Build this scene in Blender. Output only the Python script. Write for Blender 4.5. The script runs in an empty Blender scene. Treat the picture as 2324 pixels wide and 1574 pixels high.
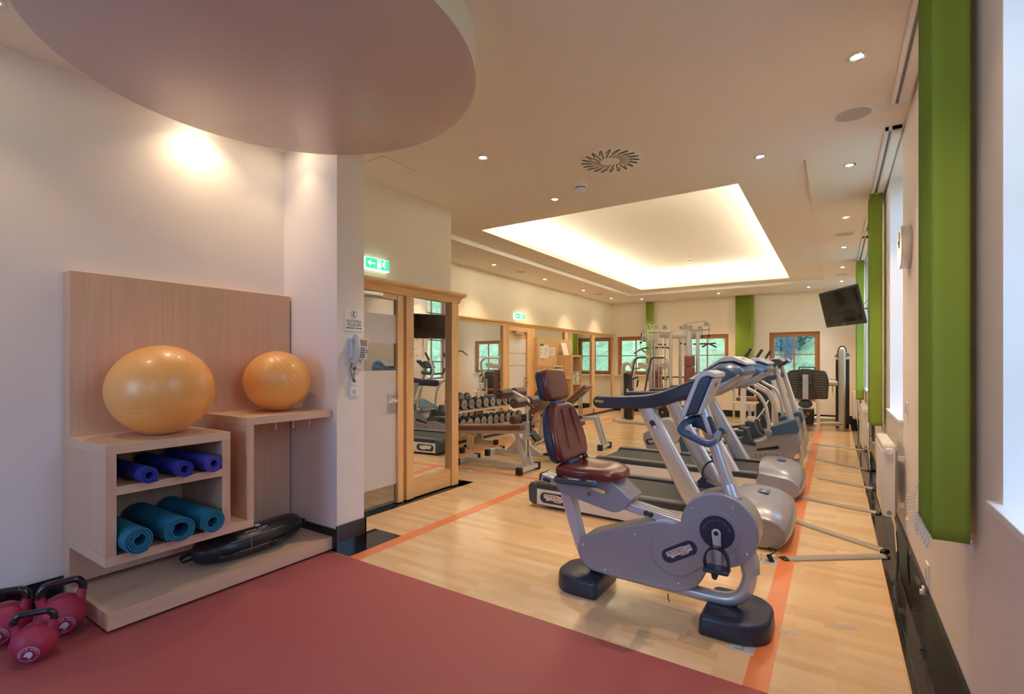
import bpy, bmesh, math, random
from mathutils import Vector, Matrix
random.seed(7)
PI = math.pi
sc = bpy.context.scene
COL = sc.collection

# ------------------------------------------------------------------ camera
cd = bpy.data.cameras.new('camera')
cam = bpy.data.objects.new('camera', cd); COL.objects.link(cam)
cam.location = (0, 0, 1.42)
cam.rotation_euler = (PI/2, 0, math.atan2(735, 1125))
cd.sensor_fit = 'HORIZONTAL'; cd.sensor_width = 36.0
cd.lens = 1125.0/2324*36.0
cd.shift_y = 35.0/2324
cd.clip_start = .02; cd.clip_end = 200
sc.camera = cam
sc.view_settings.view_transform = 'Standard'
sc.view_settings.look = 'None'
sc.view_settings.gamma = 1
sc.view_settings.use_curve_mapping = False
sc.view_settings.exposure = 1.0
sc.cycles.max_bounces = 10
sc.cycles.diffuse_bounces = 6
sc.cycles.glossy_bounces = 5
sc.cycles.use_denoising = True
sc.cycles.sample_clamp_indirect = 8
sc.cycles.caustics_reflective = False
sc.cycles.caustics_refractive = False

# ------------------------------------------------------------------ world: overcast blue daylight
w = bpy.data.worlds.new('world'); sc.world = w; w.use_nodes = True
nt = w.node_tree; bg = nt.nodes['Background']
sky = nt.nodes.new('ShaderNodeTexSky'); sky.sky_type = 'HOSEK_WILKIE'
sky.turbidity = 6.0; sky.ground_albedo = .35; sky.sun_direction = (-.5, -.6, .62)
mx = nt.nodes.new('ShaderNodeMixRGB'); mx.inputs[0].default_value = .85
mx.inputs[2].default_value = (.36, .60, 1.0, 1)
nt.links.new(sky.outputs[0], mx.inputs[1]); nt.links.new(mx.outputs[0], bg.inputs[0])
bg.inputs[1].default_value = 3.8

def portal(name, loc, rot, sx, sy):
    l = bpy.data.lights.new(name, 'AREA'); l.shape = 'RECTANGLE'; l.size = sx; l.size_y = sy
    l.cycles.is_portal = True
    o = bpy.data.objects.new(name, l); COL.objects.link(o); o.location = loc; o.rotation_euler = rot
for yc in (-2.1, 1.5, 5.24, 9.8, 12.8):
    portal('window_portal', (.66, yc, 2.05), (0, PI/2, 0), 2.1, 1.1)
portal('window_portal', (-2.55, -3.1, 1.9), (PI/2, 0, 0), 1.7, 2.0)  # portal of the added rear window
for xc in (-4.9, -2.9, -.87):
    portal('window_portal', (xc, 14.2, 1.6), (-PI/2, 0, 0), 1.1, 1.1)

# ------------------------------------------------------------------ materials
def mat(name, col, rough=.5, metal=0, spec=.5, coat=0, emis=None, es=0, noise=None, bump=None, trans=0, alpha=1):
    m = bpy.data.materials.new(name); m.use_nodes = True
    n = m.node_tree; b = n.nodes['Principled BSDF']
    b.inputs['Base Color'].default_value = (*col, 1)
    b.inputs['Roughness'].default_value = rough
    b.inputs['Metallic'].default_value = metal
    b.inputs['Specular IOR Level'].default_value = spec
    b.inputs['Coat Weight'].default_value = coat
    b.inputs['Coat Roughness'].default_value = .15
    b.inputs['Transmission Weight'].default_value = trans
    b.inputs['Alpha'].default_value = alpha
    if emis: b.inputs['Emission Color'].default_value = (*emis, 1); b.inputs['Emission Strength'].default_value = es
    if noise:                       # (scale, amount): slight mottling of the colour
        t = n.nodes.new('ShaderNodeTexNoise'); t.inputs['Scale'].default_value = noise[0]; t.inputs['Detail'].default_value = 4
        tc = n.nodes.new('ShaderNodeTexCoord'); n.links.new(tc.outputs['Object'], t.inputs['Vector'])
        r = n.nodes.new('ShaderNodeValToRGB'); a = noise[1]
        r.color_ramp.elements[0].position = .3; r.color_ramp.elements[1].position = .7
        r.color_ramp.elements[0].color = (*[c*(1-a) for c in col], 1); r.color_ramp.elements[1].color = (*[min(1, c*(1+a)) for c in col], 1)
        n.links.new(t.outputs['Fac'], r.inputs[0]); n.links.new(r.outputs[0], b.inputs['Base Color'])
    if bump:                        # (scale, distance)
        t = n.nodes.new('ShaderNodeTexNoise'); t.inputs['Scale'].default_value = bump[0]; t.inputs['Detail'].default_value = 3
        tc = n.nodes.new('ShaderNodeTexCoord'); n.links.new(tc.outputs['Object'], t.inputs['Vector'])
        bp = n.nodes.new('ShaderNodeBump'); bp.inputs['Distance'].default_value = bump[1]; bp.inputs['Strength'].default_value = .6
        n.links.new(t.outputs['Fac'], bp.inputs['Height']); n.links.new(bp.outputs[0], b.inputs['Normal'])
    return m

def wood_mat(name, c1, c2, axis='Z', scale=1.0, rough=.4):
    m = bpy.data.materials.new(name); m.use_nodes = True
    n = m.node_tree; b = n.nodes['Principled BSDF']; b.inputs['Roughness'].default_value = rough
    tc = n.nodes.new('ShaderNodeTexCoord'); mp = n.nodes.new('ShaderNodeMapping')
    s = {'X': (1.2, 22, 22), 'Y': (22, 1.2, 22), 'Z': (22, 22, 1.2)}[axis]
    mp.inputs['Scale'].default_value = [v*scale for v in s]
    n.links.new(tc.outputs['Object'], mp.inputs[0])
    t = n.nodes.new('ShaderNodeTexNoise'); t.inputs['Scale'].default_value = 1.5; t.inputs['Detail'].default_value = 6; t.inputs['Distortion'].default_value = .6
    n.links.new(mp.outputs[0], t.inputs[0])
    r = n.nodes.new('ShaderNodeValToRGB'); r.color_ramp.elements[0].position = .3; r.color_ramp.elements[1].position = .72
    r.color_ramp.elements[0].color = (*c1, 1); r.color_ramp.elements[1].color = (*c2, 1)
    n.links.new(t.outputs['Fac'], r.inputs[0]); n.links.new(r.outputs[0], b.inputs['Base Color'])
    return m

def floor_mat():
    m = bpy.data.materials.new('maple_strip_floor'); m.use_nodes = True
    n = m.node_tree; b = n.nodes['Principled BSDF']
    b.inputs['Roughness'].default_value = .2; b.inputs['Specular IOR Level'].default_value = .5
    tc = n.nodes.new('ShaderNodeTexCoord')
    br = n.nodes.new('ShaderNodeTexBrick')
    br.inputs['Scale'].default_value = 1; br.inputs['Brick Width'].default_value = .48; br.inputs['Row Height'].default_value = .068
    br.inputs['Mortar Size'].default_value = .0007; br.offset = .37; br.offset_frequency = 3
    br.inputs['Color1'].default_value = (0, 0, 0, 1); br.inputs['Color2'].default_value = (1, 1, 1, 1); br.inputs['Mortar'].default_value = (.28, .28, .28, 1)
    n.links.new(tc.outputs['Object'], br.inputs['Vector'])
    r = n.nodes.new('ShaderNodeValToRGB')
    r.color_ramp.elements[0].position = 0; r.color_ramp.elements[1].position = 1
    r.color_ramp.elements[0].color = (.70, .47, .26, 1); r.color_ramp.elements[1].color = (.83, .62, .39, 1)
    e = r.color_ramp.elements.new(.5); e.color = (.77, .55, .32, 1)
    n.links.new(br.outputs['Color'], r.inputs[0])
    mp = n.nodes.new('ShaderNodeMapping'); mp.inputs['Scale'].default_value = (1.5, 40, 1)
    n.links.new(tc.outputs['Object'], mp.inputs[0])
    t = n.nodes.new('ShaderNodeTexNoise'); t.inputs['Scale'].default_value = 2; t.inputs['Detail'].default_value = 5
    n.links.new(mp.outputs[0], t.inputs[0])
    mr = n.nodes.new('ShaderNodeMapRange'); mr.inputs['To Min'].default_value = .86; mr.inputs['To Max'].default_value = 1.08
    n.links.new(t.outputs['Fac'], mr.inputs[0])
    mu = n.nodes.new('ShaderNodeMixRGB'); mu.blend_type = 'MULTIPLY'; mu.inputs[0].default_value = 1
    n.links.new(r.outputs[0], mu.inputs[1]); n.links.new(mr.outputs[0], mu.inputs[2])
    n.links.new(mu.outputs[0], b.inputs['Base Color'])
    return m

def tile_mat(name, col, size, rough=.06, grout=(.12, .12, .12)):
    m = bpy.data.materials.new(name); m.use_nodes = True
    n = m.node_tree; b = n.nodes['Principled BSDF']; b.inputs['Roughness'].default_value = rough
    tc = n.nodes.new('ShaderNodeTexCoord')
    sep = n.nodes.new('ShaderNodeSeparateXYZ'); n.links.new(tc.outputs['Object'], sep.inputs[0])
    outs = []
    for ax in 'XYZ':
        a = n.nodes.new('ShaderNodeMath'); a.operation = 'PINGPONG'; a.inputs[1].default_value = size/2
        n.links.new(sep.outputs[ax], a.inputs[0])
        c = n.nodes.new('ShaderNodeMath'); c.operation = 'LESS_THAN'; c.inputs[1].default_value = .0012
        n.links.new(a.outputs[0], c.inputs[0]); outs.append(c)
    mx1 = n.nodes.new('ShaderNodeMath'); mx1.operation = 'MAXIMUM'
    n.links.new(outs[0].outputs[0], mx1.inputs[0]); n.links.new(outs[1].outputs[0], mx1.inputs[1])
    mi = n.nodes.new('ShaderNodeMixRGB'); mi.inputs[1].default_value = (*col, 1); mi.inputs[2].default_value = (*grout, 1)
    n.links.new(mx1.outputs[0], mi.inputs[0]); n.links.new(mi.outputs[0], b.inputs['Base Color'])
    return m

def grass_mat():
    m = bpy.data.materials.new('hillside_grass'); m.use_nodes = True
    n = m.node_tree; b = n.nodes['Principled BSDF']; b.inputs['Roughness'].default_value = .9
    tc = n.nodes.new('ShaderNodeTexCoord')
    t = n.nodes.new('ShaderNodeTexNoise'); t.inputs['Scale'].default_value = 2.2; t.inputs['Detail'].default_value = 12; t.inputs['Roughness'].default_value = .85
    n.links.new(tc.outputs['Object'], t.inputs[0])
    r = n.nodes.new('ShaderNodeValToRGB'); r.color_ramp.elements[0].position = .35; r.color_ramp.elements[1].position = .68
    r.color_ramp.elements[0].color = (.08, .12, .035, 1); r.color_ramp.elements[1].color = (.42, .46, .20, 1)
    n.links.new(t.outputs['Fac'], r.inputs[0]); n.links.new(r.outputs[0], b.inputs['Base Color'])
    return m

M = dict(
 wall=mat('wall_paint', (.86, .80, .68), .85, noise=(3, .015)),
 wallw=mat('white_wall_paint', (.86, .80, .76), .85),
 ceil=mat('ceiling_paint', (.87, .83, .78), .9),
 disc=mat('suspended_ceiling_disc', (.60, .50, .52), .3),
 maple=wood_mat('maple_veneer', (.66, .42, .28), (.73, .50, .35), 'Z', rough=.4),
 mapleh=wood_mat('maple_edge', (.69, .47, .31), (.76, .55, .39), 'Y', rough=.4),
 oak=wood_mat('honey_maple_trim', (.66, .40, .17), (.80, .54, .27), 'Z', rough=.35),
 oakh=wood_mat('honey_maple_trim_horizontal', (.66, .40, .17), (.80, .54, .27), 'Y', rough=.35),
 win=wood_mat('window_wood', (.38, .15, .035), (.52, .24, .07), 'Z', rough=.4),
 floor=floor_mat(),
 red=mat('red_rubber_floor', (.38, .095, .095), .5, noise=(120, .12)),
 orange=mat('orange_court_line', (.80, .25, .10), .25),
 tile=tile_mat('black_granite_tile', (.012, .012, .015), .30, .05, (.07, .07, .07)),
 mirror=mat('mirror_silver', (.86, .88, .86), .0, metal=1),
 glass=None, frost=mat('frosted_glass', (.62, .60, .60), .45, alpha=1),
 green=mat('green_blind_fabric', (.27, .38, .04), .75),
 greend=mat('dark_green_blind_edge', (.16, .28, .01), .7),
 alu=mat('aluminium', (.75, .75, .76), .3, metal=1),
 chrome=mat('chrome', (.85, .85, .87), .12, metal=1),
 silver=mat('silver_grey_plastic', (.34, .35, .41), .33, metal=.25, coat=.3),
 silver2=mat('silver_paint_steel', (.62, .64, .68), .3, metal=.4, coat=.3),
 beige=mat('champagne_painted_steel', (.62, .60, .54), .3, metal=.3, coat=.3),
 lightgrey=mat('light_grey_plastic', (.62, .62, .66), .35, coat=.2),
 pale=mat('pale_grey_panel', (.74, .72, .70), .4),
 navy=mat('navy_plastic', (.018, .027, .065), .4, coat=.15),
 navy2=mat('blue_plastic', (.042, .10, .21), .33, coat=.3),
 dark=mat('charcoal_plastic', (.035, .04, .05), .42),
 belt=mat('treadmill_belt', (.045, .05, .05), .6, noise=(60, .2)),
 dark2=mat('slate_plastic', (.045, .06, .085), .38, coat=.15),
 railalu=mat('anodised_rail', (.62, .66, .74), .28, metal=.7),
 bronze=mat('bronze_cap', (.25, .14, .10), .4),
 yellow2=mat('pale_yellow_grip', (.72, .62, .22), .45),
 greyprint2=mat('grey_lettering', (.22, .25, .32), .5),
 navyprint2=mat('blue_label', (.06, .12, .24), .4),
  whitemet=mat('printed_steel_disc', (.60, .58, .56), .4), bluemet=mat('satin_steel_disc', (.50, .56, .66), .3, metal=.8),
 bronzemet=mat('reflective_sleeve', (.70, .55, .42), .15, metal=.9), honeymaple=wood_mat('honey_maple_board', (.60, .40, .19), (.72, .50, .27), 'Z', rough=.4),
 exitflat=mat('green_print', (.03, .25, .12), .5), pulleygrey=mat('pulley_plastic', (.42, .42, .38), .45), maroonl=mat('dusty_maroon_vinyl', (.22, .065, .06), .4),
 paleP=mat('pale_painted_steel', (.70, .68, .66), .3, coat=.3), brownr=mat('red_brown_vinyl', (.22, .08, .05), .35), brown2=mat('dark_brown_plastic', (.05, .035, .035), .4),
 ribbed=mat('ribbed_black_rubber', (.045, .048, .042), .55), silverw=mat('pearl_grey_cover', (.52, .50, .48), .4, coat=.2), alu2=mat('satin_aluminium_plate', (.72, .74, .78), .3, metal=.4),
 tape=mat('clear_tape', (.72, .68, .64), .2, alpha=.45),
 maroon=mat('maroon_vinyl', (.17, .028, .022), .24, coat=.35), rollerv=mat('dark_roller_vinyl', (.085, .04, .032), .35, coat=.2),
 brown=mat('brown_vinyl', (.17, .07, .045), .33, coat=.2),
 black=mat('black_rubber', (.012, .012, .013), .5),
 blackg=mat('black_gloss', (.008, .008, .012), .12, coat=.6, bump=(160, .0008)),
 sandleather=mat('black_leatherette', (.009, .010, .014), .38, coat=.15, bump=(25, .004)),
 blackp=mat('black_plastic', (.015, .015, .018), .3),
 white=mat('white_plastic', (.86, .86, .86), .35),
 whitep=mat('white_paper', (.88, .88, .88), .7),
 radiator=mat('radiator_enamel', (.82, .79, .75), .35),
 yellow=mat('yellow_plastic', (.75, .60, .16), .4),
 ball=mat('orange_vinyl_ball', (1.0, .48, .12), .40, spec=.9, coat=.25),
 blue=mat('royal_blue_foam', (.02, .035, .32), .75, bump=(90, .002)),
 violet=mat('violet_blue_foam', (.055, .06, .42), .75, bump=(90, .002)),
 teal=mat('teal_foam', (.012, .17, .28), .75, bump=(90, .002)),
 kb=mat('raspberry_vinyl', (.40, .028, .075), .5),
 grey=mat('grey_plastic', (.30, .30, .32), .5),
 cable=mat('grey_cable_cover', (.38, .35, .31), .5),
 print=mat('dark_print', (.02, .02, .03), .5),
 navyprint=mat('navy_sticker', (.025, .035, .09), .4),
 sticker=mat('pale_sticker', (.78, .70, .64), .4),
 gold=mat('gold_sticker', (.65, .50, .08), .4),
 whiteprint=mat('white_print', (.72, .76, .86), .5),
 greyprint=mat('grey_print', (.16, .19, .24), .5),
 exit=mat('exit_sign_green', (.0, .35, .14), .4, emis=(.02, .55, .22), es=.9),
 exitw=mat('exit_sign_white', (.8, .9, .85), .4, emis=(.7, 1, .8), es=.8),
 lamp=mat('downlight_glow', (1, 1, 1), .5, emis=(1, .86, .62), es=60),
 cove=mat('cove_tube_glow', (1, 1, 1), .5, emis=(1, .92, .70), es=30),
 lcd=mat('orange_display', (.45, .22, .08), .3),
 screen=mat('tv_screen', (.006, .007, .008), .06),
 grass=grass_mat(),
 leaf=mat('tree_foliage', (.03, .075, .045), .9, noise=(6, .5)),
 bark=mat('tree_bark', (.05, .035, .03), .9),
 speaker=mat('speaker_grille', (.55, .53, .50), .8),
 towel=mat('white_towel', (.80, .76, .68), .95),
 green2=mat('plate_grey_green', (.10, .105, .085), .5),
 stack=mat('weight_stack_shroud', (.035, .035, .025), .35),
)
def glass_mat(nm='window_glass', refl=0):
    m = bpy.data.materials.new(nm); m.use_nodes = True
    n = m.node_tree; n.nodes.clear()
    o = n.nodes.new('ShaderNodeOutputMaterial'); mixs = n.nodes.new('ShaderNodeMixShader')
    tr = n.nodes.new('ShaderNodeBsdfTransparent'); gl = n.nodes.new('ShaderNodeBsdfGlossy'); gl.inputs['Roughness'].default_value = 0
    fr = n.nodes.new('ShaderNodeFresnel'); fr.inputs['IOR'].default_value = 1.45
    ge = n.nodes.new('ShaderNodeNewGeometry'); mm = n.nodes.new('ShaderNodeMixRGB'); mm.inputs[2].default_value = (0, 0, 0, 1)
    n.links.new(ge.outputs['Backfacing'], mm.inputs[0]); n.links.new(fr.outputs[0], mm.inputs[1]); n.links.new(mm.outputs[0], mixs.inputs[0]); n.links.new(tr.outputs[0], mixs.inputs[1]); n.links.new(gl.outputs[0], mixs.inputs[2])
    if refl:
        mm.inputs[1].default_value = (refl, refl, refl, 1); n.links.remove(mm.inputs[1].links[0]); tr.inputs[0].default_value = (.7, .7, .7, 1)
    n.links.new(mixs.outputs[0], o.inputs[0]); return m
M['glass'] = glass_mat(); M['doorglass'] = glass_mat('reflective_door_glass', .5)

# ------------------------------------------------------------------ mesh helpers
def V(*a): return Vector(a)
def box(bm, x0, x1, y0, y1, z0, z1):
    vs = [bm.verts.new(p) for p in ((x0,y0,z0),(x1,y0,z0),(x1,y1,z0),(x0,y1,z0),(x0,y0,z1),(x1,y0,z1),(x1,y1,z1),(x0,y1,z1))]
    for f in ((3,2,1,0),(4,5,6,7),(0,1,5,4),(1,2,6,5),(2,3,7,6),(3,0,4,7)): bm.faces.new([vs[i] for i in f])
    return bm
def prism(bm, pts, axis, a, b):
    """extrude a 2D outline; axis 'y': pts are (x,z); 'x': (y,z); 'z': (x,y)"""
    def P(u, v, t): return {'y': (u, t, v), 'x': (t, u, v), 'z': (u, v, t)}[axis]
    A = [bm.verts.new(P(u, v, a)) for u, v in pts]; B = [bm.verts.new(P(u, v, b)) for u, v in pts]
    n = len(pts)
    bm.faces.new(A); bm.faces.new(B[::-1])
    for i in range(n): bm.faces.new((A[i], A[(i+1) % n], B[(i+1) % n], B[i]))
    return bm
def smooth_path(pts, n=6, closed=False):
    pts = [Vector(p) for p in pts]; out = []
    m = len(pts)
    if m < 3: return pts
    rng = range(m if closed else m-1)
    for i in rng:
        p1 = pts[i]; p2 = pts[(i+1) % m]
        p0 = pts[(i-1) % m] if (closed or i > 0) else p1*2-p2
        p3 = pts[(i+2) % m] if (closed or i+2 < m) else p2*2-p1
        for k in range(n):
            t = k/n
            out.append(.5*((2*p1)+(p2-p0)*t+(2*p0-5*p1+4*p2-p3)*t*t+(3*p1-p0-3*p2+p3)*t**3))
    if not closed: out.append(pts[-1])
    return out
def rounded(pts, r, n=5):
    """fillet a polyline's inner corners with radius-ish r"""
    pts = [Vector(p) for p in pts]; out = [pts[0]]
    for i in range(1, len(pts)-1):
        a, b, c = pts[i-1], pts[i], pts[i+1]
        d1 = (a-b); d2 = (c-b); l = min(r, d1.length*.49, d2.length*.49)
        p = b+d1.normalized()*l; q = b+d2.normalized()*l
        for k in range(n+1):
            t = k/n; out.append(p*(1-t)**2+b*2*t*(1-t)+q*t*t)
    out.append(pts[-1]); return out
def tube(bm, pts, r, seg=12, closed=False, up=None, ry=None, caps=True):
    """sweep a circle (or ellipse r x ry, r along the 'up' side) along pts; r may be a list"""
    pts = [Vector(p) for p in pts]; n = len(pts); rings = []
    nor = None
    for i, p in enumerate(pts):
        if closed: t = (pts[(i+1) % n]-pts[i-1]).normalized()
        else: t = (pts[min(i+1, n-1)]-pts[max(i-1, 0)]).normalized()
        if up is not None: u = Vector(up)
        elif nor is not None: u = nor
        else: u = Vector((0, 0, 1)) if abs(t.z) < .9 else Vector((1, 0, 0))
        u = (u-t*u.dot(t))
        if u.length < 1e-6: u = t.orthogonal()
        u.normalize(); nor = u; v = t.cross(u)
        ru = r[i] if isinstance(r, (list, tuple)) else r
        rv = (ry[i] if isinstance(ry, (list, tuple)) else ry) if ry is not None else ru
        rings.append([bm.verts.new(p+u*ru*math.cos(2*PI*k/seg)+v*rv*math.sin(2*PI*k/seg)) for k in range(seg)])
    m = n if closed else n-1
    for i in range(m):
        A, B = rings[i], rings[(i+1) % n]
        for k in range(seg): bm.faces.new((A[k], A[(k+1) % seg], B[(k+1) % seg], B[k]))
    if not closed and caps: bm.faces.new(rings[0][::-1]); bm.faces.new(rings[-1])
    return bm
def beam(bm, a, b, w, h, up=(0, 0, 1)):
    """rectangular bar from a to b, w across, h along up"""
    a = Vector(a); b = Vector(b); t = (b-a).normalized(); u = Vector(up); u = (u-t*u.dot(t)).normalized(); v = t.cross(u)
    q = []
    for p in (a, b):
        for s, k in ((-1, -1), (1, -1), (1, 1), (-1, 1)): q.append(bm.verts.new(p+v*s*w/2+u*k*h/2))
    for f in ((3,2,1,0),(4,5,6,7),(0,1,5,4),(1,2,6,5),(2,3,7,6),(3,0,4,7)): bm.faces.new([q[i] for i in f])
    return bm
def lathe(bm, prof, c=(0, 0, 0), axis='z', seg=32):
    """prof: (radius, height) list, revolved about axis through c"""
    rings = []
    for r, h in prof:
        ring = []
        for k in range(seg):
            a = 2*PI*k/seg; x, y = r*math.cos(a), r*math.sin(a)
            p = {'z': (x, y, h), 'y': (x, h, y), 'x': (h, x, y)}[axis]
            ring.append(bm.verts.new(Vector(c)+Vector(p)))
        rings.append(ring)
    for A, B in zip(rings, rings[1:]):
        for k in range(seg): bm.faces.new((A[k], A[(k+1) % seg], B[(k+1) % seg], B[k]))
    bm.faces.new(rings[0][::-1]); bm.faces.new(rings[-1]); return bm
def cyl(bm, a, b, r, seg=16): return tube(bm, [a, b], r, seg)
def ball(bm, c, rx, ry=None, rz=None, seg=24, rings=14):
    ry = ry or rx; rz = rz or rx
    r = bmesh.ops.create_uvsphere(bm, u_segments=seg, v_segments=rings, radius=1)
    for v in r['verts']: v.co = Vector((v.co.x*rx, v.co.y*ry, v.co.z*rz))+Vector(c)
    return bm
def torus(bm, c, R, r, axis='y', seg=32, s2=8, a0=0, a1=2*PI):
    full = abs(a1-a0-2*PI) < 1e-6; n = seg; pts = []
    for k in range(n if full else n+1):
        a = a0+(a1-a0)*k/n; x, y = R*math.cos(a), R*math.sin(a)
        pts.append(Vector(c)+Vector({'z': (x, y, 0), 'y': (x, 0, y), 'x': (0, x, y)}[axis]))
    return tube(bm, pts, r, s2, closed=full)
def loft(bm, rings, caps=True):
    R = [[bm.verts.new(p) for p in ring] for ring in rings]; n = len(R[0])
    for A, B in zip(R, R[1:]):
        for k in range(n): bm.faces.new((A[k], A[(k+1) % n], B[(k+1) % n], B[k]))
    if caps: bm.faces.new(R[0][::-1]); bm.faces.new(R[-1])
    return bm
def NB(): return bmesh.new()
def obj(name, bm, m, parent=None, bevel=0, seg=3, sub=0, loc=None, rot=None, flat=False, ang=35):
    bmesh.ops.recalc_face_normals(bm, faces=bm.faces)
    me = bpy.data.meshes.new(name); bm.to_mesh(me); bm.free()
    for mm in (m if isinstance(m, (list, tuple)) else [m]): me.materials.append(M[mm])
    o = bpy.data.objects.new(name, me); COL.objects.link(o)
    if not flat:
        me.shade_smooth()
        me.set_sharp_from_angle(angle=math.radians(ang))
    if bevel:
        b = o.modifiers.new('bevel', 'BEVEL'); b.width = bevel; b.segments = seg; b.limit_method = 'ANGLE'; b.angle_limit = math.radians(30)
        b.harden_normals = False
    if sub:
        s = o.modifiers.new('sub', 'SUBSURF'); s.levels = sub; s.render_levels = sub
    if parent is not None: o.parent = parent
    if loc: o.location = loc
    if rot: o.rotation_euler = rot
    return o
def text(name, s, size, m, parent=None, M4=None, align='CENTER', ext=.0006, sx=1, spacing=1.0):
    cu = bpy.data.curves.new(name, 'FONT'); cu.body = s; cu.size = size; cu.align_x = align; cu.align_y = 'CENTER'; cu.extrude = ext; cu.space_character = spacing
    cu.resolution_u = 3; cu.offset = -size*.012
    t = bpy.data.objects.new(name+'_curve', cu); COL.objects.link(t)
    bpy.context.view_layer.update()
    me = bpy.data.meshes.new_from_object(t); bpy.data.objects.remove(t); bpy.data.curves.remove(cu)
    me.name = name; me.materials.clear(); me.materials.append(M[m])
    for v in me.vertices: v.co.x *= sx
    if M4 is not None: me.transform(M4)
    o = bpy.data.objects.new(name, me); COL.objects.link(o)
    if parent is not None: o.parent = parent
    return o
def frame_mat(loc, right, up):
    r = Vector(right).normalized(); u = Vector(up).normalized(); n = r.cross(u)
    return Matrix(((r.x, u.x, n.x, loc[0]), (r.y, u.y, n.y, loc[1]), (r.z, u.z, n.z, loc[2]), (0, 0, 0, 1)))
def tag(o, label, cat, group=None, kind=None):
    if label: o['label'] = label
    if cat: o['category'] = cat
    if group: o['group'] = group
    if kind: o['kind'] = kind
    return o
def thing(name, label, cat, loc=(0, 0, 0), rz=0, group=None):
    o = bpy.data.objects.new(name, None); COL.objects.link(o); o.empty_display_size = .1
    o.location = loc; o.rotation_euler = (0, 0, rz)
    return tag(o, label, cat, group)
def struct(name, bm, m, parent=None, **k):
    o = obj(name, bm, m, parent, **k)
    if parent is None: o['kind'] = 'structure'
    return o
def dup(root, loc, rz=None, label=None, group=None):
    r = root.copy(); COL.objects.link(r); r.location = loc
    if rz is not None: r.rotation_euler = (0, 0, rz)
    if label: r['label'] = label
    if group: r['group'] = group
    for ch in list(root.children):
        c = ch.copy(); COL.objects.link(c); c.parent = r
        for g in list(ch.children):
            d = g.copy(); COL.objects.link(d); d.parent = c
    return r
def arc2(cx, cz, r, a0, a1, n=10):
    return [(cx+r*math.cos(math.radians(a0+(a1-a0)*k/n)), cz+r*math.sin(math.radians(a0+(a1-a0)*k/n))) for k in range(n+1)]
def rrect(x0, x1, y0, y1, r, n=4):
    return arc2(x1-r, y0+r, r, -90, 0, n)+arc2(x1-r, y1-r, r, 0, 90, n)+arc2(x0+r, y1-r, r, 90, 180, n)+arc2(x0+r, y0+r, r, 180, 270, n)
def capsule2(p, q, r1, r2=None, n=10):
    r2 = r2 or r1; dx, dz = q[0]-p[0], q[1]-p[1]; d = math.hypot(dx, dz); a = math.degrees(math.atan2(dz, dx))
    o = math.degrees(math.acos(max(-1, min(1, (r1-r2)/d))))
    return arc2(q[0], q[1], r2, a-o, a+o, n)+arc2(p[0], p[1], r1, a+o, a+360-o, n)
def wbox(name, m, parent, *b, **k): return obj(name, box(NB(), *b), m, parent, **k)

# ================================================================== ROOM SHELL
HC = 3.15
struct('floor_wood', box(NB(), -5.7, .27, 2.38, 14.05, -.1, 0), 'floor', flat=True).name = 'floor'
struct('floor', box(NB(), -3.95, 1.0, -3.2, 2.38, -.1, 0), 'red', flat=True)
b = NB(); box(b, .27, .44, 2.38, 14.05, -.1, 0)
struct('floor', b, 'tile', flat=True)
o = struct('trim_1', box(NB(), .266, .274, 2.38, 13.7, -.005, .003), 'oakh')            # wood to tile edge strip
for k, (x0, x1, y0, y1) in enumerate([(-3.30, -2.962, 2.385, 2.905), (-3.75, -3.60, 2.905, 4.676), (-3.75, -3.60, 2.655, 2.905), (-3.85, -3.60, 4.45, 4.676)]):
    struct('floor', box(NB(), x0, x1, y0, y1, -.05, .0012), 'tile', flat=True)
# walls
b = NB()
box(b, .42, .78, -3.2, 14.3, 0, .97)
ys = [-3.2, -2.65, -1.6, .95, 2.05, 4.71, 5.76, 9.3, 10.3, 12.25, 13.3, 14.3]
for i in range(0, len(ys), 2): box(b, .42, .78, ys[i], ys[i+1], .97, HC+.6)
for i in range(1, len(ys)-1, 2): box(b, .42, .78, ys[i], ys[i+1], 3.12, HC+.6)
struct('wall_right', b, 'wallw', flat=True)
b = NB()
xs = [(-5.9, -5.43), (-4.34, -3.45), (-2.36, -1.41), (-.32, .5)]
box(b, -5.9, .5, 14.0, 14.35, 0, 1.06); box(b, -5.9, .5, 14.0, 14.35, 2.17, HC+.6)
for x0, x1 in xs: box(b, x0, x1, 14.0, 14.35, 1.06, 2.17)
struct('wall_back', b, 'wall', flat=True)
struct('wall_left', box(NB(), -5.75, -5.55, 4.2, 14.3, 0, HC+.6), 'wall', flat=True).name = 'wall_gym_left'
struct('wall_left', box(NB(), -4.0, -3.82, -3.2, 2.40, 0, HC+.3), 'wallw', flat=True)
b = NB(); box(b, -4.0, -3.14, 2.40, 2.655, 0, HC+.3)
struct('wall_pillar', b, 'wallw', flat=True)
b = NB(); box(b, -3.83, -3.68, 2.655, 4.36, 2.10, HC+.3); box(b, -5.6, -3.83, 4.22, 4.36, 0, HC+.3); box(b, -3.83, -3.765, 3.62, 4.36, 0, 2.10)
struct('wall_partition', b, 'wall', flat=True)
# closet room behind the glass door
b = NB(); box(b, -6.3, -6.15, 2.3, 4.4, 0, 2.7); box(b, -6.2, -4.05, 2.3, 2.45, 0, 2.7); box(b, -6.2, -3.84, 2.45, 4.3, 2.6, 2.75)
struct('wall_side_room', b, 'wallw', flat=True)
struct('floor', box(NB(), -6.2, -3.95, 2.38, 4.3, -.06, .0005), 'tile', flat=True)
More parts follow.
